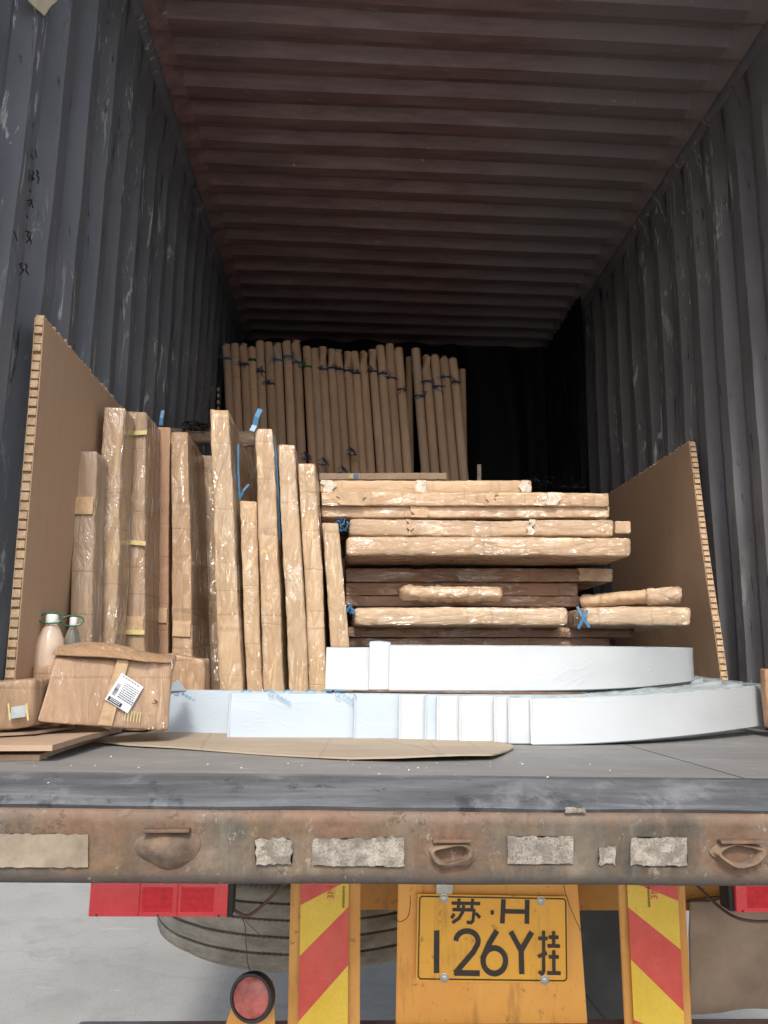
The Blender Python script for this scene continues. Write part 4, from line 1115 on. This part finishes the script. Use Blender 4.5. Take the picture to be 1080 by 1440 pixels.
# torn board edge left of the row
bm = bmesh.new(); rnd = random.Random(2)
for k in range(46):
    z = k*.04; p = at(311, 560, 4.66); obox(bm, (p.x+rnd.uniform(-.003, .003)+(.9-z)*.02, 4.68, z+.03), (1, 0, rnd.uniform(-.4, .4)), (0, 1, 0), (0, 0, 1), (.014, .05, .022))
o = obj('board_strip', bm, MAT['hcore'], None, (p.x, 4.68, 0), smooth=False); tag(o, 'narrow honeycomb board edge standing left of the back row of rolls', 'cardboard')
# pale stake in the dark at the right of the rolls
bm = bmesh.new(); a = at(674, 653, 4.7); box(bm, (a.x-.012, 4.70, 0), (a.x+.012, 4.72, a.z), .002); o = obj('pale_stake', bm, MAT['wtape'], None, (a.x, 4.71, 0)); tag(o, 'pale thin stake standing in the dark right of the rolls', 'stake')
# dark loose film hanging on the right wall
bm = bmesh.new(); rnd = random.Random(12)
for i in range(12):
    px, py = rnd.uniform(770, 822), rnd.uniform(440, 620); P = []
    for k in range(6):
        P.append(at(px, py, 5.0+rnd.uniform(-.03, .03))); px += rnd.uniform(-9, 9); py += rnd.uniform(4, 16)
    tube(bm, P, .0025, 5)
P = at(825, 440, 4.9)
o = obj('film_shreds', bm, MAT['bfilm'], None, at(800, 600, 5.0)); tag(o, 'shreds of black film hanging in the dark right side of the container', 'film')

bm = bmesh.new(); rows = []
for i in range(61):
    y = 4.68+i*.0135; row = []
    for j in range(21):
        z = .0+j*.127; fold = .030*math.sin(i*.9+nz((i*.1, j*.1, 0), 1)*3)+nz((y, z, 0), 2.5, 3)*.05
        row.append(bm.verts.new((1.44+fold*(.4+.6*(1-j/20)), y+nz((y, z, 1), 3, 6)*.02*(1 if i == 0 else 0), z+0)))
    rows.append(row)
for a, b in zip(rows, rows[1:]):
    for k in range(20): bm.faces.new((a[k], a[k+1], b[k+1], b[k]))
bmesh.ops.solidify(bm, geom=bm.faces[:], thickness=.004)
o = obj('dark_depth_sheet', bm, plain('black_sheet', (.007, .007, .009), .75, 0, .4, 8), None, (1.44, 6, 0)); tag(o, 'black plastic sheet covering the right wall deep inside the container', 'tarpaulin')
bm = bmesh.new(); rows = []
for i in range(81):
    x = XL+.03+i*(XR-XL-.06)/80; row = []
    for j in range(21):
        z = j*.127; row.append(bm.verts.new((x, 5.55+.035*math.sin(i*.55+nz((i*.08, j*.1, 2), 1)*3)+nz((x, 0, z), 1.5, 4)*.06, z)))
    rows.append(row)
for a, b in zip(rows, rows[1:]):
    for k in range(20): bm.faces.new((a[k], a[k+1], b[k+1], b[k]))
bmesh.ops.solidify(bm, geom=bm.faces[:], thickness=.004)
o = obj('dark_depth_sheet', bm, bpy.data.materials['black_sheet'], None, (.35, 5.55, 0)); tag(o, 'black sheet closing off the dark space behind the row of kraft rolls', 'tarpaulin')  # added sheet: its black replaces the unlit depth behind the rolls
# ------------------------------------------------------------------ white strips
GW = 'white curved panels nested on the deck'
def panel(label, pts, th, mt, prints=(), seed=0, name='curved_panel'):
    """pts: (x, y, ztop, zbot) in metres along the front of the panel, walked left to right"""
    # resample with Catmull-Rom
    P = [Vector(p) for p in pts]; out = []
    for i in range(len(P)-1):
        p0, p1, p2, p3 = P[max(i-1, 0)], P[i], P[i+1], P[min(i+2, len(P)-1)]
        n = max(2, int(((p2-p1).length)/.03))
        for k in range(n):
            t = k/n; out.append(.5*((2*p1)+(p2-p0)*t+(2*p0-5*p1+4*p2-p3)*t*t+(3*p1-p0-3*p2+p3)*t**3))
    out.append(P[-1])
    bm = bmesh.new(); rows = []; n = len(out)
    zsn = [0, .02, .12, .3, .5, .7, .88, .978, 1]
    for i, q in enumerate(out):
        a, b = out[max(i-1, 0)], out[min(i+1, n-1)]; d = Vector((b[0]-a[0], b[1]-a[1], 0)).normalized(); nn = Vector((-d.y, d.x, 0))
        ring = []
        zt, zb = q[2], q[3]
        for s in zsn:
            wob = nz((q[0]*1.0, s*.6, seed), 4, seed)*.0025
            e = .0025 if s in (0, 1) else 0
            ring.append(Vector((q[0], q[1], zb+(zt-zb)*s))+nn*(e+wob))
        for s in zsn[::-1]:
            e = .0025 if s in (0, 1) else 0
            ring.append(Vector((q[0], q[1], zb+(zt-zb)*s))+nn*(th-e))
        rows.append([bm.verts.new(r_) for r_ in ring])
    K = len(rows[0])
    for a, b in zip(rows, rows[1:]):
        for k in range(K):
            f_ = bm.faces.new((a[k], b[k], b[(k+1) % K], a[(k+1) % K]))
            if len(zsn)-2 <= k <= len(zsn): f_.material_index = 1
    bm.faces.new(rows[0]); bm.faces.new(rows[-1][::-1])
    og = (P[0][0], P[0][1], P[0][3])
    t = thing(name, label, 'panel', og, GW)
    obj('film_wrap', bm, [MAT[mt], MAT['core']], t, angle=35)
    if th < .02 and P[0][3] < .1:
        bm = bmesh.new(); q = P[0]; zs_ = [q[3]+.003+(q[2]-q[3]-.006)*k/8 for k in range(9)]
        tube(bm, [Vector((q[0]-.002+nz((k*.5, seed, 0), 1)*.0012, q[1]+.001, z_)) for k, z_ in enumerate(zs_)], .0042, 8)
        obj('film_fold', bm, MAT[mt], t)
    for (px, py) in prints:
        rnd = random.Random(int(px)); bm = bmesh.new(); c = at(px, py, P[0][1]-.004); c.y = P[0][1]-.0045
        L = []
        L.append(arc(-.018, 0, .0075, .007, 20, 330, 9)); L.append([(-.018, -.001), (-.011, -.001)])
        x = -.006
        for k in range(4):
            L.append([(x, .005-k*.003), (x+.005, -.003-k*.003), (x+.007, .006-k*.003), (x+.011, -.004-k*.003)]); x += .012
        strokes(bm, L, c, (1, 0, -.25), (.25, 0, 1), (0, -1, 0), .0013, .0006); obj('printed_mark', bm, MAT['print'], t, smooth=False)
    return t
def pp(px, yt, yb, Y): a = at(px, yt, Y); b = at(px, yb, Y); return (a.x, Y, a.z, b.z)
# every nested panel follows the outermost one, set further in towards its right end
def run(i, zt, zb):
    base = [Vector(q) for q in OUT]; res = []
    for k, q in enumerate(base):
        a_, b_ = base[max(k-1, 0)], base[min(k+1, len(base)-1)]; d = Vector((b_[0]-a_[0], b_[1]-a_[1])).normalized()
        g = [0, 0, .3, .7, 1, 1, 1, 1, 1, 1][k] if k < 10 else 1
        off = .0125*i+.052*min(i, 6)*g; h_ = [0, 0, .2, .6, 1, 1.3, 1.6, 1.8, 1.9, 2][k]
        res.append((q[0]-d.y*off, q[1]+d.x*off, q[2]+.0062*min(i, 6)*h_*.8, zb))
    return [r_ for r_ in res[2:]]
zt = .135
OUT = []
fr = [(748, 981, 1048, 2.26), (820, 979.5, 1046.5, 2.275), (901, 976, 1041, 2.33), (985, 970.5, 1032.5, 2.47), (1040, 966, 1025, 2.62), (1074, 962, 1019, 2.76)]
pts = [pp(*q) for q in fr]; e = pts[-1]
pts += [(1.448, 2.93, e[2]+.003, e[3]), (1.435, 3.10, e[2]+.008, e[3]), (1.38, 3.28, e[2]+.012, e[3]), (1.27, 3.42, e[2]+.015, e[3])]
OUT = pts
panel('long bright white curved panel, outermost in the lower tier, sweeping round to the right wall', pts, .010, 'white', (), 1)
lowers = [(717, 980, 1047.5, 2.268, 'white', 'narrow white panel edge just left of the outermost lower panel'),
          (697, 978.5, 1047, 2.280, 'white', 'very narrow white panel end showing beside the outermost lower ones'),
          (648, 977.5, 1046, 2.292, 'white', 'white panel end right of the two slim central ones in the lower tier'),
          (617, 977, 1044.5, 2.300, 'white', 'bright white panel end over the middle of the floor cardboard'),
          (600, 976.5, 1043.5, 2.312, 'bluewhite', 'slim bluish panel end between two bright white ones'),
          (564, 976, 1042.5, 2.322, 'white', 'square bright white panel end at the left of the slim bluish one'),
          (501, 974.5, 1041.5, 2.334, 'bluewhite', 'plain bluish panel end right of the wide printed one'),
          (325, 973.5, 1040.5, 2.345, 'bluewhite', 'wide bluish panel with two blue printed marks along its top'),
          (236, 969.5, 1031.5, 2.47, 'bluewhite', 'leftmost bluish panel touching the big taped carton, its film corner sticking up')]
for i, (px, yt, yb, Y, mt, lab) in enumerate(lowers):
    q0 = pp(px, yt, yb, Y); ztop = q0[2]; zbot = max(.002, q0[3])
    xn = q0[0]
    xe = OUT[1][0]+.02*0; ye = OUT[1][1]+.0125*(i+1)
    mid = [(xn+(xe-xn)*f, Y+(max(ye, OUT[1][1])-Y)*f, ztop+(zt-ztop)*f, zbot*(1-f)+.002*f) for f in (0, .5, 1)]
    pr = {325: ((390, 979), (484, 979)), 236: ((257, 976),)}.get(px, ())
    panel(lab, mid+run(i+1, zt, .004), .0085 if i < 7 else .010, mt, pr, i+2)
# film corner sticking up on the leftmost panel
a, b, c_ = at(238, 972, 2.462), at(262, 971, 2.462), at(250, 955, 2.452)
lm = [o for o in bpy.data.objects if o.get('label', '').startswith('leftmost bluish')][0]
bm = bmesh.new(); slab(bm, [a, b, c_, at(241, 962, 2.455)], .0008, (0, -1, 0)); obj('film_corner', bm, MAT['bluewhite'], lm, smooth=False)
# loose film along the top of the wide panel
lm = [o for o in bpy.data.objects if o.get('label', '').startswith('wide bluish')][0]
bm = bmesh.new(); rnd = random.Random(5)
for px in (340, 372, 398, 430, 452, 470):
    a = at(px, 972.5, 2.36); tube(bm, [a, a+Vector((.012, -.01, .004)), a+Vector((.03, -.012, rnd.uniform(-.002, .004)))], .0018, 5)
obj('film_edge', bm, MAT['print'], lm)
# upper tier
U3 = [pp(548, 906.5, 971.5, 2.33), pp(640, 907, 972, 2.33), pp(720, 907.5, 972, 2.335), pp(803, 908, 971, 2.37), pp(880, 909, 968, 2.47), pp(940, 910, 962.5, 2.62), pp(974, 911, 957.5, 2.74)]
e = U3[-1]; U3 += [(e[0]+.005, 2.83, e[2], e[3]), (e[0]-.06, 2.9, e[2], e[3])]
panel('large bright white curved panel on the upper tier, rounding away at its right end', U3, .012, 'white', (), 30)
U2 = [pp(520, 902, 970.5, 2.345), pp(534, 901, 970.5, 2.340), pp(549, 903, 970.5, 2.345)]
panel('narrow white post-like panel end rising above its upper tier neighbours', U2, .03, 'white', (), 31)
U1 = [pp(459, 910, 970.5, 2.36), pp(490, 910, 971, 2.36), pp(519.5, 910, 971.5, 2.36)]
panel('white square box end at the left of the upper tier', U1, .20, 'white', (), 32)
for k in range(4):
    r_ = .03+.05*k; zt2, zb2 = .258, .140
    pts = [(.12, 2.40+.028*k, zt2, zb2), (.55, 2.40+.028*k, zt2, zb2), (.84-r_*.4, 2.50+.03*k, zt2, zb2), (1.02-r_, 2.66+.02*k, zt2, zb2), (1.06-r_, 2.78, zt2, zb2)]
    panel('%s nested panel behind the large upper curved one, only its dark top edge visible' % ORD[k], pts, .010, 'bluewhite', (), 40+k)
# rust-coloured post at the right frame edge
a = at(1071, 940, 2.62); b = at(1090, 1024, 2.62)
bm = softbox([(a.x, 2.60, b.z), (1.50, 2.60, b.z), (1.50, 2.64, b.z), (a.x, 2.64, b.z), (a.x, 2.60, a.z), (1.50, 2.60, a.z), (1.50, 2.64, a.z), (a.x, 2.64, a.z)], .006, .003, 50)
o = obj('wooden_block', bm, MAT['cardz'], None, (a.x, 2.62, b.z)); tag(o, 'brown wrapped block end against the right wall beside the white panels', 'block')

# ------------------------------------------------------------------ cardboard sheets on the deck
def sheet(name, label, px_pts, z, th, mt, group, curl=None):
    P = [atz(x, y, z) for x, y in px_pts]
    bm = bmesh.new(); a = [bm.verts.new(p) for p in P]; f = bm.faces.new(a)
    bmesh.ops.triangulate(bm, faces=[f]); bmesh.ops.subdivide_edges(bm, edges=bm.edges[:], cuts=5, use_grid_fill=True)
    for v_ in bm.verts:
        v_.co.z += nz(v_.co, 4, 2)*.003+(curl(v_.co) if curl else 0)
    g = bmesh.ops.extrude_face_region(bm, geom=bm.faces[:]); 
    for e_ in g['geom']:
        if isinstance(e_, bmesh.types.BMVert): e_.co.z -= th
    c = sum(P, Vector())/len(P)
    o = obj(name, bm, MAT[mt], None, (c.x, c.y, z-th), angle=50); tag(o, label, 'cardboard', group); return o
GS = 'flat cardboard sheets on the deck'
sheet('cardboard_sheet', 'long grey cardboard sheet lying flat in front of the white panels', [(134, 1042), (200, 1030), (380, 1024), (560, 1024), (719, 1046), (722, 1051), (705, 1060), (693, 1065), (640, 1066.5), (560, 1067.5), (480, 1065), (380, 1059), (250, 1050), (180, 1047)], .007, .004, 'sheet', GS,
      lambda c: .012*max(0, min(1, (c.x-.02)/.25))*max(0, min(1, (2.05-c.y)/.22)))
sheet('cardboard_sheet', 'lowest pale board of the pile at the left edge of the deck', [(-40, 1061), (56, 1061), (127, 1038), (150, 1028), (-40, 1020)], .013, .012, 'ply', GS)
sheet('cardboard_sheet', 'middle pinkish board of the pile at the left edge of the deck', [(-40, 1047), (74, 1047), (155, 1027), (125, 1018), (-40, 1015)], .036, .012, 'ply', GS)
sheet('cardboard_sheet', 'topmost thin board of the pile under the small left carton', [(-40, 1033), (50, 1029), (105, 1022), (80, 1012), (-40, 1010)], .046, .006, 'ply', GS)

# ------------------------------------------------------------------ cartons
t = thing('big_carton', 'big battered taped carton with a white shipping label, left of the white panels', 'carton', at(140, 1020, 2.05))
BL, BR = at(48, 1014, 1.95), at(236, 1030, 2.16); TL, TR_ = at(78, 922, 2.02), at(243, 932, 2.18)
Dp = Vector((-.03, .15, 0)); Dr = Vector((-.05, .16, 0)); Db = Vector((.06, .12, 0))
BLb, BRb, TLb, TRb = BL+Db, BR+Dr, at(74, 913, 2.12), at(250, 921, 2.32)
bm = softbox([BL, BR, BRb, BLb, TL, TR_, TRb, TLb], .010, .003, 71, .015, .0008); obj('carton_body', bm, MAT['box'], t, angle=50)
def BP(u, w, d=.006): # point on the front face, from lower left
    p = BL.lerp(BR, u).lerp(TL.lerp(TR_, u), w); return p
bx = (BR-BL).normalized(); bz = (TL.lerp(TR_, .5)-BL.lerp(BR, .5)).normalized(); bn = bx.cross(bz).normalized()
if bn.y > 0: bn = -bn
# lid flaps bulging up
bm = bmesh.new(); g = []
F = [at(73, 920, 2.01), at(105, 921.5, 2.03), at(140, 923, 2.06), at(172, 925.5, 2.09), at(205, 930, 2.12), at(240, 932, 2.17)]
K = [at(82, 908, 2.10), at(118, 903.5, 2.12), at(150, 904, 2.15), at(172, 907, 2.18), at(205, 916, 2.24), at(246, 922, 2.34)]
rows = []
for j in range(5):
    rows.append([bm.verts.new(F[i].lerp(K[i], j/4)+Vector((0, 0, .005*math.sin(math.pi*j/4)+nz((i, j, 0), .9, 4)*.004))) for i in range(6)])
for a, b in zip(rows, rows[1:]):
    for k in range(5): bm.faces.new((a[k], a[k+1], b[k+1], b[k]))
bmesh.ops.subdivide_edges(bm, edges=bm.edges[:], cuts=2, use_grid_fill=True, smooth=.5)
bmesh.ops.solidify(bm, geom=bm.faces[:], thickness=.002); obj('lid_flap', bm, MAT['box'], t, angle=60)
# tape, label, printing
Bf = lambda u, w, d: BP(u, w)+bn*d
bm = bmesh.new(); slab(bm, [Bf(.50, .99, .0055), Bf(.60, .99, .0055), Bf(.545, .02, .0055), Bf(.44, .02, .0055)], .0008, bn); obj('packing_tape', bm, MAT['ctape'], t, smooth=False)
lo = at(163, 973, 2.06); lo = BP(.60, .50)+bn*.0085
lx = (bx*math.cos(R(-24))+bz*math.sin(R(-24))); lz = (bz*math.cos(R(-24))-bx*math.sin(R(-24)))
LW, LH = .068, .078
bm = bmesh.new(); obox(bm, lo, lx, bn, lz, (LW, .0008, LH)); lb = obj('shipping_label', bm, MAT['label'], t, smooth=False)
bm = bmesh.new(); rnd = random.Random(4); lf = lo+bn*.0005; Ls = []
for k in range(14): Ls.append([rnd.uniform(.0006, .0016), (-LW/2+.006, .012-k*.0024), (-LW/2+.016, .012-k*.0024)])        # bar code
for k in range(6): Ls.append([.0016, (-.028+k*.009, .034), (-.028+k*.009+.006, .0335)])
for r_ in range(8):
    x = -.012
    while x < .028:
        l_ = rnd.uniform(.002, .006); Ls.append([.0010, (x, .022-r_*.0055), (x+l_, .022-r_*.0055)]); x += l_+.002
strokes(bm, Ls, lf, lx, lz, bn, .001, .0004); obj('label_print', bm, MAT['lblack'], lb, smooth=False)
bm = bmesh.new(); obox(bm, lf+lx*(-.010)+lz*(-LH/2+.008)+bn*.0004, lx, bn, lz, (.040, .0008, .011)); obj('label_black_bar', bm, MAT['lblack'], lb, smooth=False)
bm = bmesh.new(); Ls = [[.0012, (-.014+k*.005, .003), (-.014+k*.005+.003, .003), (-.014+k*.005, -.002), (-.014+k*.005+.003, -.003)] for k in range(6)]
strokes(bm, Ls, lf+lx*(-.010)+lz*(-LH/2+.008)+bn*.0009, lx, lz, bn, .001, .0003); obj('label_print', bm, MAT['label'], lb, smooth=False)
bm = bmesh.new(); Ls = []
for k in range(6): Ls.append([.0022, (-.022+k*.008, .014), (-.022+k*.008, -.012)])
strokes(bm, Ls, Bf(.70, .17, .0058), bx, bz, bn, .002, .0004); obj('printed_symbol', bm, MAT['ytape'], t, smooth=False)
bm = bmesh.new(); strokes(bm, [[(-.006, -.004), (.006, 0), (-.002, .006)], [(.0, .008), (.010, .0)]], Bf(.86, .40, .0058), bx, bz, bn, .0016, .0004); obj('printed_symbol', bm, MAT['ink'], t, smooth=False)

t = thing('small_carton', 'small film wrapped carton at the left edge, with a grey and yellow sticker', 'carton', at(25, 1027, 1.93))
q = [at(-14, 1029, 1.90), at(46, 1022, 1.93), at(46, 1022, 1.93)+Vector((0, .12, 0)), at(-14, 1029, 1.90)+Vector((0, .12, 0)), at(-14, 955, 1.90), at(50, 953, 1.93), at(50, 953, 1.93)+Vector((0, .12, .002)), at(-14, 955, 1.90)+Vector((0, .12, .002))]
obj('carton_body', softbox(q, .009, .003, 81, .015), MAT['box'], t, angle=50)
c = at(26, 1001, 1.902)
bm = bmesh.new(); obox(bm, c, (1, 0, .15), (0, 1, 0), (0, 0, 1), (.034, .001, .026)); obj('sticker', bm, plain('grey_sticker', (.42, .47, .48), .3), t, smooth=False)
for dx in (-.020, .020):
    bm = bmesh.new(); obox(bm, c+Vector((dx, -.0014, 0)), (1, 0, .15), (0, 1, 0), (-.2, 0, 1), (.004, .001, .038)); obj('sticker_edge', bm, MAT['ytape'], t, smooth=False)
t = thing('small_carton', 'low brown carton behind the small stickered one, at the left edge', 'carton', at(25, 960, 2.07))
q = [Vector((-.77, 2.06, .05)), Vector((-.69, 2.06, .05)), Vector((-.69, 2.14, .05)), Vector((-.77, 2.14, .05))]
zt_ = at(30, 935, 2.06).z; q += [Vector((a_.x, a_.y, zt_)) for a_ in q]
obj('carton_body', softbox(q, .006, .002, 83, .015), MAT['box'], t, angle=50)
t = thing('carton_side', 'crumpled clear film parcel squeezed behind the right end of the big carton', 'parcel', at(265, 985, 2.56))
q = [at(232, 1005, 2.50), at(286, 1005, 2.50), at(286, 1005, 2.50)+Vector((0, .11, 0)), at(232, 1005, 2.50)+Vector((0, .11, 0)), at(232, 917, 2.50), at(288, 927, 2.50), at(288, 925, 2.50)+Vector((0, .11, 0)), at(232, 917, 2.50)+Vector((0, .11, 0))]
obj('wrapping', softbox(q, .007, .004, 91, .012, .002), MAT['box'], t, angle=60)  # separate piece added as the big carton's shadowed right side

# ------------------------------------------------------------------ bottles
def bottle(label, px, Y, ztop_px, wpx, mats, seed):
    tp = at(px, ztop_px, Y); r = wpx/2*Y/FPX; H = tp.z-.002
    t = thing('plastic_bottle', label, 'bottle', (tp.x, Y, .002))
    b0 = Vector((tp.x, Y, .002)); bm = bmesh.new()
    prof = [(r*.85, 0), (r, .012)]
    for k in range(9):
        z = .02+(H-.10)*k/9; prof += [(r*(1-(.035 if k % 2 else 0)), z)]
    prof += [(r*.98, H-.085), (r*.85, H-.060), (r*.6, H-.038), (r*.38, H-.026), (r*.34, H-.018)]
    lathe(bm, b0, (0, 0, 1), prof, 28); obj('bottle_body', bm, mats[0], t, angle=60)
    bm = bmesh.new(); lathe(bm, b0+Vector((0, 0, H-.022)), (0, 0, 1), [(r*.40, 0), (r*.42, .004), (r*.42, .019), (r*.38, .022)], 24); obj('cap', bm, MAT['cap'], t, angle=40)
    bm = bmesh.new(); P = []
    for k in range(25):
        a = 2*math.pi*k/24; P.append(b0+Vector((math.cos(a)*.030, math.sin(a)*.008-.012, H-.010+math.sin(a)*.014)))
    tube(bm, P, .0022, 8, cap=False); obj('handle', bm, MAT['green'], t)
bottle('full bottle of pale peach coloured liquid with white cap and green handle', 74, 2.10, 864, 40, (MAT['peach'],), 1)
bottle('empty clear bottle with white cap and green handle', 104, 2.19, 868, 25, (MAT['clear'],), 2)
